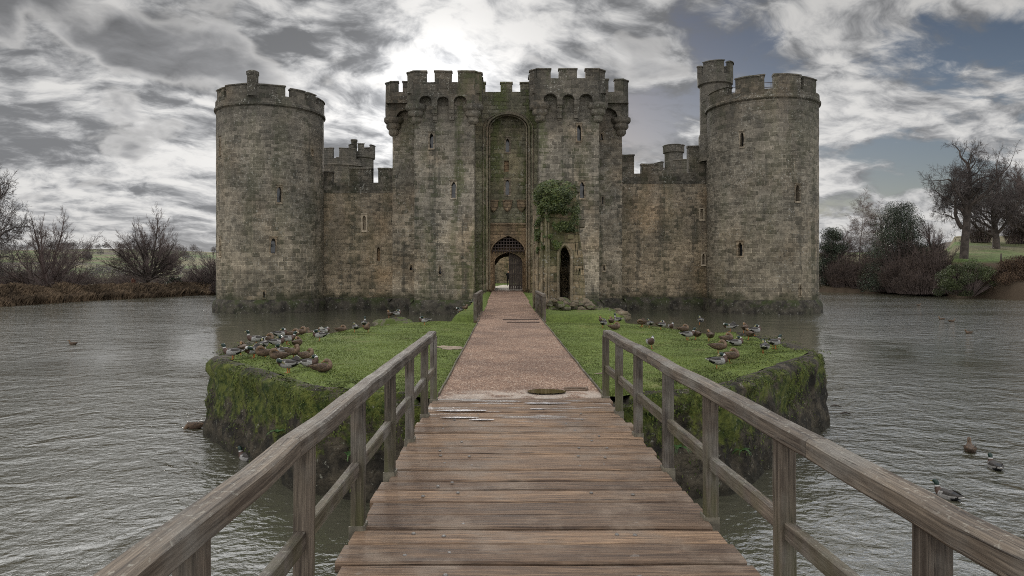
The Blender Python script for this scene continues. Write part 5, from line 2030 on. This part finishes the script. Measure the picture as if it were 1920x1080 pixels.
def thicket(px, d, w_, h_, label, seed, group=None, z0=None, mat='brownbush', dens=60):
    """leafless bush: many fine upright twigs"""
    rg = random.Random(seed)
    x, y = X(px, d), d
    zb_ = ground_z(x, y) if z0 is None else z0
    root = empty('bare_bush', (x, y, zb_))
    tag(root, label, 'bush', group)
    sm_, fm = MB(), MB()
    o_ = Vector((x, y, zb_))
    for _ in range(int(dens * w_)):
        a, rr = rg.uniform(0, 6.28), rg.random() ** .5
        s = Vector((math.cos(a) * rr * w_ * .35, math.sin(a) * rr * w_ * .22, 0))
        hh = h_ * rg.uniform(.55, 1.0) * (1 - .4 * rr * rr)
        e = s + Vector((math.cos(a) * rr * w_ * .2 + rg.gauss(0, .2), rg.gauss(0, .2), hh))
        m_ = s.lerp(e, .5) + Vector((rg.gauss(0, .2), rg.gauss(0, .2), 0))
        tube(sm_, [o_ + s, o_ + m_, o_ + e], [.028, .018, .008], 3, cap=False)
        for k in range(9):
            t = rg.uniform(.25, 1)
            c = s.lerp(m_, t * 2) if t < .5 else m_.lerp(e, t * 2 - 1)
            f = c + Vector((rg.gauss(0, 1), rg.gauss(0, 1), rg.uniform(.1, 1.2))) * h_ * .10
            tube(fm, [o_ + c, o_ + f], [.014, .006], 3, cap=False)
    sm_.build('stem', M['twig'], root)
    fm.build('foliage', M[mat], root)
    return root


# right bank
shrub(1558, 119, 8.0, 11.0, M['holly'], 'dark evergreen shrub next to the right round tower at the waterside', 101, leaf=.20, dens=1.3, z0=.2)
shrub(1690, 106, 13.0, 14.4, M['holly'], 'large dark evergreen tree with a ragged pointed top among the bushes', 102, name='evergreen_tree', cat='tree', leaf=.19, dens=.8, top=.75, z0=.3)
shrub(1815, 88, 9.6, 4.4, M['greenbush'], 'broad green bush at the water below the tall oak', 103, leaf=.16, dens=1.6, z0=.3)
shrub(1640, 112, 6.5, 4.6, M['palebush'], 'yellowish green bush in front of the birches', 104, leaf=.16, dens=.8, z0=.4)
shrub(1905, 86, 6.5, 5.0, M['bracken'], 'rusty brown bracken bank at the right edge', 105, leaf=.16, dens=1.7, z0=.2)
shrub(1586, 117, 5.5, 1.6, M['bracken'], 'low rusty bracken clump at the waterline near the right tower', 106, leaf=.14, dens=1.4, z0=.2)
shrub(1640, 112, 6.0, 1.5, M['bracken'], 'low brown bracken clump under the yellowish bush', 107, leaf=.14, dens=1.2, z0=.1)
for i, (px, d, w_, h_, lb) in enumerate(((1600, 119, 6, 5.5, 'thin purplish bare bush at the foot of the tall birch'), (1650, 114, 6, 6.5, 'bare brown bush left of the dark evergreen'), (1700, 103, 8, 5.8, 'bare brown bush below the dark evergreen'),
                                   (1745, 98, 8, 5.6, 'dense bare bush between the evergreen and the green bush'), (1768, 97, 7, 6.2, 'bare bush just below the trunk of the tall oak'), (1870, 90, 6, 4.4, 'bare bush between the green bush and rusty bracken'), (1720, 96, 7, 3.6, 'low bare bush at the water under the evergreen'),
                                   (1590, 116, 7, 6.6, 'twiggy dark bush between the tower and the tall birch'), (1628, 113, 7, 6.4, 'tall twiggy bush straight below the tall birch'), (1668, 109, 7, 7.4, 'tall bare bush touching the evergreen on its left'), (1735, 100, 7, 7.4, 'tall bare bush touching the evergreen on its right'))):
    thicket(px, d, w_, h_, lb, 200 + i, 'bare bushes on the right bank', z0=.3, dens=75)
for i, (px, d, w_, h_, lb) in enumerate(((1905, 125, 5, 6.5, 'bare scrub on top of the slope at the right edge'), (1838, 128, 5, 4.8, 'bare scrub between the two oaks on the slope'))):
    thicket(px, d, w_, h_, lb, 230 + i, 'bare scrub on the slope')
# fence post and pale track on the right slope
mb = MB()
p = at(1877, 88)
beam(mb, (p[0], p[1], 2.8), (p[0], p[1], 5.7), .14, .14, up=(0, 1, 0))
beam(mb, (p[0], p[1], 5.7), (p[0], p[1], 5.78), .10, .10, up=(0, 1, 0))
tag(mb.build('fence_post', M['rail_wood']), 'thin wooden post on the brown bank near the right edge', 'post')

# left bank: reeds, hedges, far woods
rg = random.Random(77)
mb = MB()
for _ in range(52000):
    y = 52 + rg.random() ** 1.1 * 66
    x = shore_left(y) - rg.random() * 2.6 + .5
    b = noise.noise(Vector((x * .5, y * .35, 0)))
    h = (1.0 + .55 * b) * rg.uniform(.55, 1.1)
    l = rg.gauss(0, .25)
    wd = rg.uniform(.010, .028)
    z = max(.0, ground_z(x, y))
    a = rg.uniform(0, 3.14)
    dx, dy = math.cos(a) * wd, math.sin(a) * wd
    mb.quad([(x - dx, y - dy, z - .1), (x + dx, y + dy, z - .1), (x + dx * .8 + l * h * .5, y + dy * .8 + .1, z + h * .7), (x + l * h + rg.gauss(0, .1), y + rg.gauss(0, .2), z + h * rg.uniform(.75, 1.0))])
tag(mb.build('reeds', M['reed']), 'dead brown reeds along the left bank', kind='stuff')

for i, (px, d, w_, h_, lb) in enumerate(((20, 92, 12, 5.2, 'dark bare hedge at the left edge behind the fanning tree'), (70, 98, 12, 5.0, 'dark bare hedge behind the fanning tree'), (130, 104, 11, 4.6, 'bare hedge above the two walkers'),
                                         (215, 112, 9, 4.2, 'low bare thicket left of the round bare tree'), (250, 108, 8, 4.8, 'bare thicket close beside the trunk of the round tree'), (318, 112, 9, 4.4, 'bare thicket right of the round bare tree'), (372, 118, 8, 4.0, 'bare thicket left of the round tower'))):
    thicket(px, d, w_, h_ * .55, lb, 300 + i, 'bare hedges on the left bank', dens=30)
shrub(328, 106, 3.0, 1.7, M['holly'], 'small dark bush on the meadow right of the round bare tree', 310, leaf=.16)
shrub(390, 110, 5.0, 2.4, M['holly'], 'dark low bush beside the left round tower', 311, leaf=.18)

mb = MB()
for (d0, d1, n_, hmin, hmax, x0, x1) in ((300, 340, 60, 2.5, 5, -420, -120), (420, 520, 90, 4, 7, -640, -150), (560, 640, 110, 5, 8, -700, -180), (205, 225, 20, 2, 3, -260, -80), (140, 185, 60, 2.5, 4.5, -125, -58), (230, 420, 60, 5, 8, -80, 420)):
    for _ in range(n_):
        x, y = rg.uniform(x0, x1), rg.uniform(d0, d1)
        z = ground_z(x, y)
        h = rg.uniform(hmin, hmax)
        for _k in range(340):
            v = Vector((rg.gauss(0, 1), rg.gauss(0, 1), rg.gauss(0, 1))).normalized() * rg.random() ** .4
            q = Vector((x + v.x * h * .55, y + v.y * h * .55, z + h * .5 + v.z * h * .5))
            n0 = Vector((rg.gauss(0, 1), rg.gauss(0, 1), rg.gauss(0, 1))).normalized()
            a_ = n0.orthogonal().normalized() * (.10 + y * .0005)
            b_ = n0.cross(a_) * .35
            mb.quad([q - a_, q + b_, q + a_, q - b_])
tag(mb.build('far_wood', M['farwood']), 'bare woods on the far hills', kind='stuff')
# ------------------------------------------------------------------ ducks
def dm(name, col, rough=.6, var=.25, sc=30, mott=None):
    return plain('duck_' + name, col, rough, var, sc, .3, mott)
DM = [dm('flank', (.27, .258, .245), var=.2), dm('back', (.040, .035, .031)), dm('breast', (.060, .034, .024)), dm('collar', (.40, .39, .37), var=.05),
      dm('head', (.008, .022, .016), .35, .3), dm('black', (.010, .010, .011), .5), dm('tail', (.45, .43, .40), var=.1), dm('bill', (.16, .145, .06), .4, .1),
      dm('leg', (.42, .14, .04), .5, .1), dm('hen', (.105, .068, .042), .75, .4, 22, (.035, .023, .016)), dm('hen_dark', (.040, .028, .020), .75, .4, 24, (.15, .10, .065)),
      dm('hen_bill', (.16, .085, .03), .5), dm('hen_head', (.12, .08, .05), .7, .35, 30)]
FL, BK, BRE, COLR, HD, BLK, TL, BILL, LEG, HEN, HEND, HBILL, HHEAD = range(13)


def duck_mesh(sex, pose):
    """one continuous lofted body: tail, trunk, neck, head, bill; legs let into the belly"""
    mb = MB()
    # stations: x, y(side), z, half width, half height
    up = .0
    trunk = [(-.285, 0, .235, .008, .004), (-.255, 0, .225, .030, .010), (-.215, 0, .212, .052, .026), (-.17, 0, .200, .072, .050), (-.10, 0, .188, .096, .078),
             (-.02, 0, .180, .112, .094), (.06, 0, .180, .110, .096), (.12, 0, .190, .096, .088), (.165, 0, .205, .074, .070)]
    if pose in ('stand', 'swim'):
        neck = [(.193, 0, .240, .052, .050), (.205, 0, .275, .040, .040), (.208, 0, .300, .036, .038), (.212, 0, .322, .037, .042), (.228, 0, .345, .039, .044), (.256, 0, .352, .034, .036), (.276, 0, .346, .024, .024)]
        bill = [(.295, 0, .341, .019, .013), (.320, 0, .336, .020, .008), (.338, 0, .333, .012, .004)]
    elif pose in ('sleep', 'sit'):
        neck = [(.172, .012, .250, .050, .046), (.160, .03, .285, .042, .040), (.145, .045, .305, .038, .038), (.115, .055, .316, .040, .042), (.085, .055, .316, .038, .042), (.055, .05, .306, .030, .034)]
        bill = [(.035, .045, .296, .020, .015), (.010, .038, .286, .019, .010), (-.010, .034, .280, .010, .005)]
    elif pose == 'preen':
        neck = [(.180, .03, .235, .054, .052), (.180, .075, .262, .044, .042), (.160, .115, .270, .038, .038), (.125, .135, .262, .038, .040), (.095, .140, .248, .036, .038), (.070, .135, .232, .026, .026)]
        bill = [(.052, .128, .220, .019, .013), (.030, .120, .206, .017, .008), (.015, .115, .198, .010, .004)]
    elif pose == 'alert':
        neck = [(.190, 0, .248, .050, .050), (.196, 0, .290, .036, .036), (.196, 0, .330, .032, .034), (.198, 0, .365, .034, .038), (.212, 0, .390, .037, .042), (.238, 0, .396, .032, .034), (.256, 0, .390, .023, .023)]
        bill = [(.274, 0, .384, .019, .013), (.298, 0, .378, .020, .008), (.314, 0, .374, .012, .004)]
    elif pose == 'dabble':   # head under water, flat back
        neck = [(.20, 0, .165, .060, .055), (.235, 0, .12, .044, .042), (.262, 0, .075, .036, .038), (.285, 0, .04, .038, .040), (.305, 0, .01, .03, .03)]
        bill = [(.318, 0, -.012, .019, .013), (.332, 0, -.035, .012, .006)]
    st = trunk + neck + bill
    k, nt, nn = 14, len(trunk), len(neck)
    C = [Vector(s[:3]) for s in st]
    vs = []
    for i, s in enumerate(st):
        t = C[min(i + 1, len(C) - 1)] - C[max(i - 1, 0)]
        t.normalize()
        side = Vector((0, 1, 0))
        if abs(t.y) > .5:
            side = Vector((-t.y, t.x, 0))
        side = (side - t * side.dot(t)).normalized()
        upv = t.cross(side)
        if upv.z < 0 and i < nt:
            upv = -upv
        if i >= nt and upv.dot(lastup) < 0:
            upv = -upv
            side = side if side.dot(lastside) > 0 else -side
        elif i >= nt and side.dot(lastside) < 0:
            side = -side
        lastup, lastside = upv, side
        for j in range(k):
            th = 2 * math.pi * j / k
            c, sn = math.cos(th), math.sin(th)
            hgt = s[4] * (c if c > 0 else c * (.92 if i < nt else 1))
            vs.append(C[i] + upv * hgt + side * (s[3] * sn))
    fs, ms = [], []
    for i in range(len(st) - 1):
        for j in range(k):
            j2 = (j + 1) % k
            fs.append((i * k + j, i * k + j2, (i + 1) * k + j2, (i + 1) * k + j))
            thd = abs(((j + .5) / k * 360 + 180) % 360 - 180)    # 0 = top
            if sex == 'm':
                if i < 1:
                    m_ = TL
                elif i < 3:
                    m_ = BLK if thd > 40 and i == 2 else (TL if thd > 40 else BLK)
                elif i < 6:
                    m_ = (BLK if i == 3 else BK) if thd < 52 else (FL if i > 3 else BLK if thd > 100 else FL)
                elif i < nt - 2:
                    m_ = BK if thd < 40 else FL
                elif i < nt + 1:
                    m_ = BRE
                elif i == nt + 1:
                    m_ = COLR
                elif i < nt + nn - 1:
                    m_ = HD
                else:
                    m_ = BILL
            else:
                if i < nt - 1:
                    m_ = HEND if thd < 60 or i < 3 else HEN
                elif i < nt + nn - 1:
                    m_ = HHEAD if thd > 35 else HEND
                else:
                    m_ = HBILL
                if i < nt - 1 and (j * 7 + i * 3) % 5 == 0 and sex == 'f':
                    m_ = HEND
            ms.append(m_)
    fs.append(tuple(range(k)))
    ms.append(TL if sex == 'm' else HEND)
    fs.append(tuple((len(st) - 1) * k + j for j in range(k)))
    ms.append(BILL if sex == 'm' else HBILL)
    mb.add(vs, fs, ms)
    # folded wings: a low raised pad on each flank, ending in dark primaries
    for s in (-1, 1):
        W = [(.085, .100, .218), (.01, .116, .215), (-.10, .104, .214), (-.20, .062, .226), (-.265, .020, .238)]
        H_ = [.016, .050, .044, .026, .008]
        v, f, mt = [], [], []
        for (x, y, z), h in zip(W, H_):
            v += [(x, s * (y - .012), z + h), (x, s * (y + .008), z), (x, s * (y - .004), z - h * .8)]
        for i in range(4):
            for q in range(2):
                f.append((i * 3 + q, i * 3 + q + 1, i * 3 + q + 4, i * 3 + q + 3))
                if sex == 'm':
                    mt.append(BK if (i > 0 and q == 0) or i == 3 else FL)
                else:
                    mt.append(HEND if (i + q) % 2 else HEN)
        mb.add(v, f, mt)
    if pose in ('stand', 'sleep', 'preen', 'alert'):
        for s in (-1, 1):
            if pose == 'sleep' and s < 0:
                continue
            tube(mb, [(.0, s * .042, .115), (-.005, s * .042, .06), (.0, s * .042, .012)], [.016, .009, .009], 6, LEG)
            mb.add([(0, s * .042, .014), (.075, s * .042 + .032, .004), (.085, s * .042, .004), (.075, s * .042 - .032, .004), (-.02, s * .042, .004)], [(0, 1, 2), (0, 2, 3), (0, 3, 4), (0, 4, 1)], LEG)
    if pose == 'preen':   # one wing lifted
        v = [(.08, -.10, .22), (-.01, -.12, .27), (-.10, -.135, .345), (-.19, -.12, .30), (-.16, -.11, .24), (-.05, -.11, .20)]
        mb.add(v + [(a, b + .012, c) for a, b, c in v], [(0, 1, 4, 5), (1, 2, 3, 4), (6, 7, 10, 11), (7, 8, 9, 10), (1, 2, 8, 7), (2, 3, 9, 8)], [FL, TL, BK, BK, TL, TL] if sex == 'm' else HEND)
    off = {'sit': -.085, 'swim': -.135, 'dabble': -.12}.get(pose, 0)
    mb.v = [(x, y, z + off) for x, y, z in mb.v]
    return mb


PROTO = {}
def duck(sex, pose, px, py, deg, label, group, zsurf=None, d=None, size=.86):
    """deg: heading in the ground plane, 0 = facing right, 90 = facing away, 180 = left, 270 = towards the viewer"""
    if d is None:
        z0 = 1.5 if zsurf is None else zsurf
        d = F * (CAMZ - z0) / (py - VY)
    x = X(px, d)
    z = zsurf
    if z is None:
        e = edge_dist(x, d)
        if inside(x, d):
            z = lawn_z(x, d) if e > .32 or d > 20 else 1.535
            if d > 20 and e < .5:
                z = max(z, 1.15)
        else:
            z = 1.5
    key = (sex, pose)
    if key not in PROTO:
        o = duck_mesh(sex, pose).build('duck', DM, None, smooth=60)
        PROTO[key] = o
    else:
        o = PROTO[key].copy()
        COL.objects.link(o)
    o.location = (x, d, z)
    o.rotation_euler = (0, 0, R(deg))
    o.scale = (size, size, size)
    tag(o, label, 'duck', group)
    return o


GL, GR, GW = 'mallards resting on the lawn left of the path', 'mallards resting on the lawn right of the path', 'mallards on the moat'
L_ = [
    ('m', 'stand', 437, 675, 178, 'drake standing alone at the very corner of the left wall facing the water'),
    ('f', 'sleep', 455, 666, 100, 'brown hen dozing just behind the drake at the left wall corner'),
    ('m', 'preen', 476, 672, 215, 'drake with bent neck preening second along the left wall edge'),
    ('m', 'sleep', 494, 657, 95, 'pale-flanked drake seen from behind in the middle of the left corner flock'),
    ('f', 'sleep', 497, 674, 200, 'tawny hen with tucked head at the front of the left corner flock'),
    ('m', 'alert', 480, 650, 200, 'drake at the rear left of the corner flock with a white throat showing'),
    ('f', 'sleep', 499, 648, 20, 'dark hen at the rear of the left corner flock near the water'),
    ('m', 'sleep', 518, 653, 20, 'grey drake standing side on right of the corner flock'),
    ('m', 'stand', 538, 645, 25, 'grey drake facing the lawn behind the side-on drake at the left'),
    ('m', 'sleep', 525, 637, 35, 'dark-headed drake on the water edge behind the facing drake'),
    ('f', 'sleep', 557, 653, 80, 'small round hen seen from behind alone on the left lawn'),
    ('f', 'sit', 548, 632, 15, 'hen crouching at the water edge left of a grey pair'),
    ('f', 'sit', 562, 629, 0, 'low dark hen at the end of the row along the left water edge'),
    ('m', 'sleep', 600, 638, 180, 'drake with dark folded wings standing alone in front of a tight group of three'),
    ('f', 'stand', 589, 621, 170, 'left hen of the tight group of three at the left back edge'),
    ('f', 'sleep', 598, 618, 60, 'middle hen of the tight group of three at the left back edge'),
    ('m', 'preen', 607, 619, 30, 'drake on the right of the tight group of three at the left back edge'),
    ('f', 'sit', 639, 614, 30, 'pale hen low at the water beyond the left lawn edge'),
    ('m', 'sleep', 667, 621, 110, 'black and white drake nearest to the mossy boulders'),
    ('f', 'sleep', 688, 621, 280, 'rusty brown hen in front of the mossy boulders'),
    ('m', 'alert', 683, 610, 95, 'drake standing behind the rusty hen by the mossy boulders'),
    ('f', 'sleep', 524, 684, 180, 'large dark mottled hen in the front row on the left'),
    ('m', 'sleep', 531, 668, 160, 'grey drake behind the large mottled hen on the left'),
    ('f', 'sleep', 548, 671, 330, 'brown hen facing the viewer behind the large mottled hen'),
    ('f', 'sit', 573, 672, 340, 'brown hen sitting behind the resting drake on the left lawn'),
    ('m', 'sit', 579, 688, 350, 'drake sitting on the grass with grey flank left of the lone sitting hen'),
    ('f', 'sit', 603, 699, 15, 'dark hen sitting flat nearest the left handrail'),
    ('m', 'preen', 541, 703, 170, 'drake lifting its wing to preen at the front of the left flock'),
    ('m', 'sleep', 796, 609, 190, 'lone drake resting right of the mossy boulders'),
]
for i, (s, p, px, py, a, lb) in enumerate(L_):
    duck(s, p, px, py, a, lb, GL)
duck('m', 'sleep', 743, 589, 30, 'drake asleep on top of the long mossy boulder', 'mallards on the boulder', zsurf=1.60, d=25.3)
duck('f', 'sleep', 731, 589, 120, 'hen asleep on the left end of the long mossy boulder', 'mallards on the boulder', zsurf=1.58, d=25.3)
for s, p, x, y, a, lb in (('m', 'preen', X(862, 33), 33, 200, 'drake preening on the green mound left of the short bridge'), ('f', 'sleep', X(872, 32.4), 32.4, 300, 'hen dozing low beside the preening drake on the green mound'),
                       ('f', 'alert', X(853, 38), 38, 100, 'hen standing upright farther back on the green mound'), ('m', 'sleep', X(885, 42), 42, 60, 'small drake far back on the green mound near the castle wall')):
    duck(s, p, VX + x * F / y, 0, a, lb, 'mallards on the green mound', zsurf=cause_z(x, y), d=y, size=.95)
R_ = [
    ('f', 'sleep', 1128, 601, 90, 'round brown hen by the rubble at the back of the right lawn'),
    ('m', 'sleep', 1132, 614, 60, 'drake with dark wing standing near the end post of the right railing'),
    ('f', 'sleep', 1146, 609, 70, 'hen among four ducks behind the right end post'),
    ('m', 'alert', 1159, 606, 120, 'upright drake with white flank at the back of the four behind the right end post'),
    ('f', 'sit', 1152, 617, 10, 'brown hen lowest in front of the four behind the right end post'),
    ('f', 'preen', 1204, 611, 200, 'dark hen at the left of the row along the back of the right lawn'),
    ('m', 'sleep', 1219, 613, 95, 'black and white drake seen from behind in the back row on the right'),
    ('f', 'sleep', 1239, 607, 20, 'pinkish brown hen at the water behind a dark drake'),
    ('m', 'sleep', 1241, 616, 50, 'dark drake in front of the pinkish hen'),
    ('m', 'sleep', 1258, 608, 265, 'drake facing the viewer with white sides in the back row on the right'),
    ('m', 'sleep', 1314, 609, 80, 'whitest drake standing apart at the water edge of the right lawn'),
    ('f', 'sit', 1281, 619, 10, 'small hen sitting low in the middle of the back right lawn'),
    ('m', 'stand', 1289, 637, 12, 'drake standing side on with raised dark head mid right lawn'),
    ('f', 'sleep', 1307, 636, 95, 'mottled hen close beside the side-on drake'),
    ('m', 'sleep', 1219, 652, 268, 'drake alone near the right handrail facing the viewer'),
    ('f', 'sleep', 1332, 641, 80, 'round hen alone right of the side-on drake'),
    ('m', 'preen', 1369, 624, 160, 'drake bending to preen at the right back edge'),
    ('f', 'sleep', 1397, 627, 60, 'dark hen at the back of the right edge trio'),
    ('m', 'sleep', 1416, 632, 20, 'drake on the right of the edge trio'),
    ('f', 'sleep', 1406, 639, 90, 'hen in front of the edge trio'),
    ('f', 'sleep', 1362, 647, 20, 'long brown hen behind a mottled hen on the right lawn'),
    ('m', 'sit', 1380, 648, 10, 'dark-backed drake beside the long brown hen'),
    ('f', 'sleep', 1347, 660, 350, 'mottled hen with a white wing bar mid right lawn'),
    ('f', 'sleep', 1370, 678, 15, 'large tawny hen behind the foremost drake on the right'),
    ('m', 'sleep', 1346, 690, 8, 'foremost drake on the right lawn with pale grey flank'),
    ('m', 'sleep', 1434, 663, 62, 'drake seen from behind with black back at the right wall'),
    ('m', 'stand', 1452, 655, 30, 'drake standing with raised head nearest the right wall corner'),
]
for s, p, px, py, a, lb in R_:
    duck(s, p, px, py, a, lb, GR)
for s, p, px, py, a, lb in (('f', 'swim', 137, 646, 170, 'dark duck far out on the left water'), ('f', 'dabble', 367, 803, 188, 'brown duck with its head down in the water left of the island'),
                            ('m', 'swim', 464, 862, 150, 'drake swimming below the left wall behind the handrail'), ('f', 'swim', 1819, 846, 60, 'brown hen swimming farthest of three near ducks on the right water'),
                            ('m', 'swim', 1866, 879, 75, 'drake swimming at the right edge of the three near ducks'), ('m', 'swim', 1778, 934, 108, 'nearest drake swimming close behind the right handrail'),
                            ('f', 'swim', 1766, 599, 180, 'far dark duck low on the right water at the left of a pair'), ('f', 'swim', 1784, 603, 0, 'far dark duck with raised head at the right of a pair'),
                            ('f', 'swim', 1817, 625, 185, 'lone dark duck far out on the right water below the pair'), ('f', 'swim', 1722, 573, 0, 'tiny most distant duck on the right water')):
    duck(s, p, px, py, a, lb, GW, zsurf=0.0)
for px, py, lb in ((1566, 762, 'dark floating twig by the right corner of the island wall'), (1585, 776, 'second floating twig beyond the island wall')):
    mb = MB()
    d = F * CAMZ / (py - VY)
    tube(mb, [(X(px, d) - .12, d, .0), (X(px, d), d + .03, .03), (X(px, d) + .14, d - .05, .0)], [.012, .02, .008], 5)
    tube(mb, [(X(px, d), d + .03, .03), (X(px, d) + .08, d + .1, .02)], [.012, .006], 5)
    tag(mb.build('floating_twig', M['bark']), lb, 'twig')


# ------------------------------------------------------------------ people, tiny in the picture
def person(loc, deg, coat, legs, hairc, label, stride=.10, group=None, h=1.72):
    me = bpy.data.meshes.new('person')
    J = {'pel': (0, 0, .95), 'wai': (0, 0, 1.10), 'che': (0, .0, 1.32), 'nec': (0, .01, 1.49), 'hd0': (0, .03, 1.57), 'hd1': (0, .03, 1.70),
         'sl': (-.19, 0, 1.42), 'el': (-.26, -.03, 1.15), 'wl': (-.25, .06, .92), 'hl': (-.245, .09, .82), 'sr': (.19, 0, 1.42), 'er': (.26, -.03, 1.15), 'wr': (.25, .04, .92), 'hr': (.245, .07, .82),
         'tl': (-.10, 0, .90), 'kl': (-.11, .02 + stride, .50), 'al': (-.11, stride, .08), 'fl': (-.12, stride + .17, .035), 'tr': (.10, 0, .90), 'kr': (.11, .04 - stride, .50), 'ar': (.11, -stride * 1.5, .09), 'fr': (.12, .15 - stride * 1.5, .035)}
    E = [('pel', 'wai'), ('wai', 'che'), ('che', 'nec'), ('nec', 'hd0'), ('hd0', 'hd1'), ('che', 'sl'), ('sl', 'el'), ('el', 'wl'), ('wl', 'hl'), ('che', 'sr'), ('sr', 'er'), ('er', 'wr'), ('wr', 'hr'),
         ('pel', 'tl'), ('tl', 'kl'), ('kl', 'al'), ('al', 'fl'), ('pel', 'tr'), ('tr', 'kr'), ('kr', 'ar'), ('ar', 'fr')]
    RD = dict(pel=.15, wai=.145, che=.16, nec=.06, hd0=.085, hd1=.095, sl=.075, el=.058, wl=.045, hl=.035, sr=.075, er=.058, wr=.045, hr=.035, tl=.10, kl=.065, al=.05, fl=.04, tr=.10, kr=.065, ar=.05, fr=.04)
    keys = list(J)
    me.from_pydata([J[k] for k in keys], [(keys.index(a), keys.index(b)) for a, b in E], [])
    tmp = bpy.data.objects.new('person', me)
    COL.objects.link(tmp)
    tmp.modifiers.new('skin', 'SKIN').use_smooth_shade = True
    for i, k in enumerate(keys):
        v = me.skin_vertices[0].data[i]
        v.radius = (RD[k], RD[k])
        v.use_root = k == 'pel'
    tmp.modifiers.new('sub', 'SUBSURF').levels = 2
    dg = bpy.context.evaluated_depsgraph_get()
    me2 = bpy.data.meshes.new_from_object(tmp.evaluated_get(dg))
    bpy.data.objects.remove(tmp)
    for c in (coat, legs, (.45, .28, .20), hairc):
        me2.materials.append(plain('cloth', c, .85, .2, 5))
    for p in me2.polygons:
        c = p.center
        if c.z > 1.50:
            p.material_index = 3 if (c.z > 1.68 or c.y < .0) else 2
        elif c.z < .82 and abs(c.x) < .2:
            p.material_index = 1
        elif c.z < .87 and abs(c.x) >= .2:
            p.material_index = 2
        else:
            p.material_index = 0
        p.use_smooth = True
    o = bpy.data.objects.new('person', me2)
    COL.objects.link(o)
    o.location = loc
    o.rotation_euler = (0, 0, R(deg))
    o.scale = (h / 1.80,) * 3
    tag(o, label, 'person', group)
    return o


def gp(px, d):
    x = X(px, d)
    return (x, d, ground_z(x, d))


person(gp(125, 86), 80, (.012, .012, .014), (.05, .05, .055), (.012, .010, .010), 'person in black with a pale hem walking behind the reeds at the left of two', group='walkers on the left bank')
person(gp(141, 85), 85, (.010, .010, .012), (.012, .012, .014), (.012, .010, .010), 'person in black walking behind the reeds at the right of two', group='walkers on the left bank')
person(gp(250, 92), 60, (.10, .045, .030), (.03, .03, .035), (.06, .035, .02), 'person in rusty brown coat standing left of the round bare tree trunk')
person((X(953, 74), 74, 1.83), 185, (.008, .008, .010), (.010, .010, .012), (.010, .008, .008), 'person in dark clothes standing in the courtyard beyond the half-open gate', stride=.03)
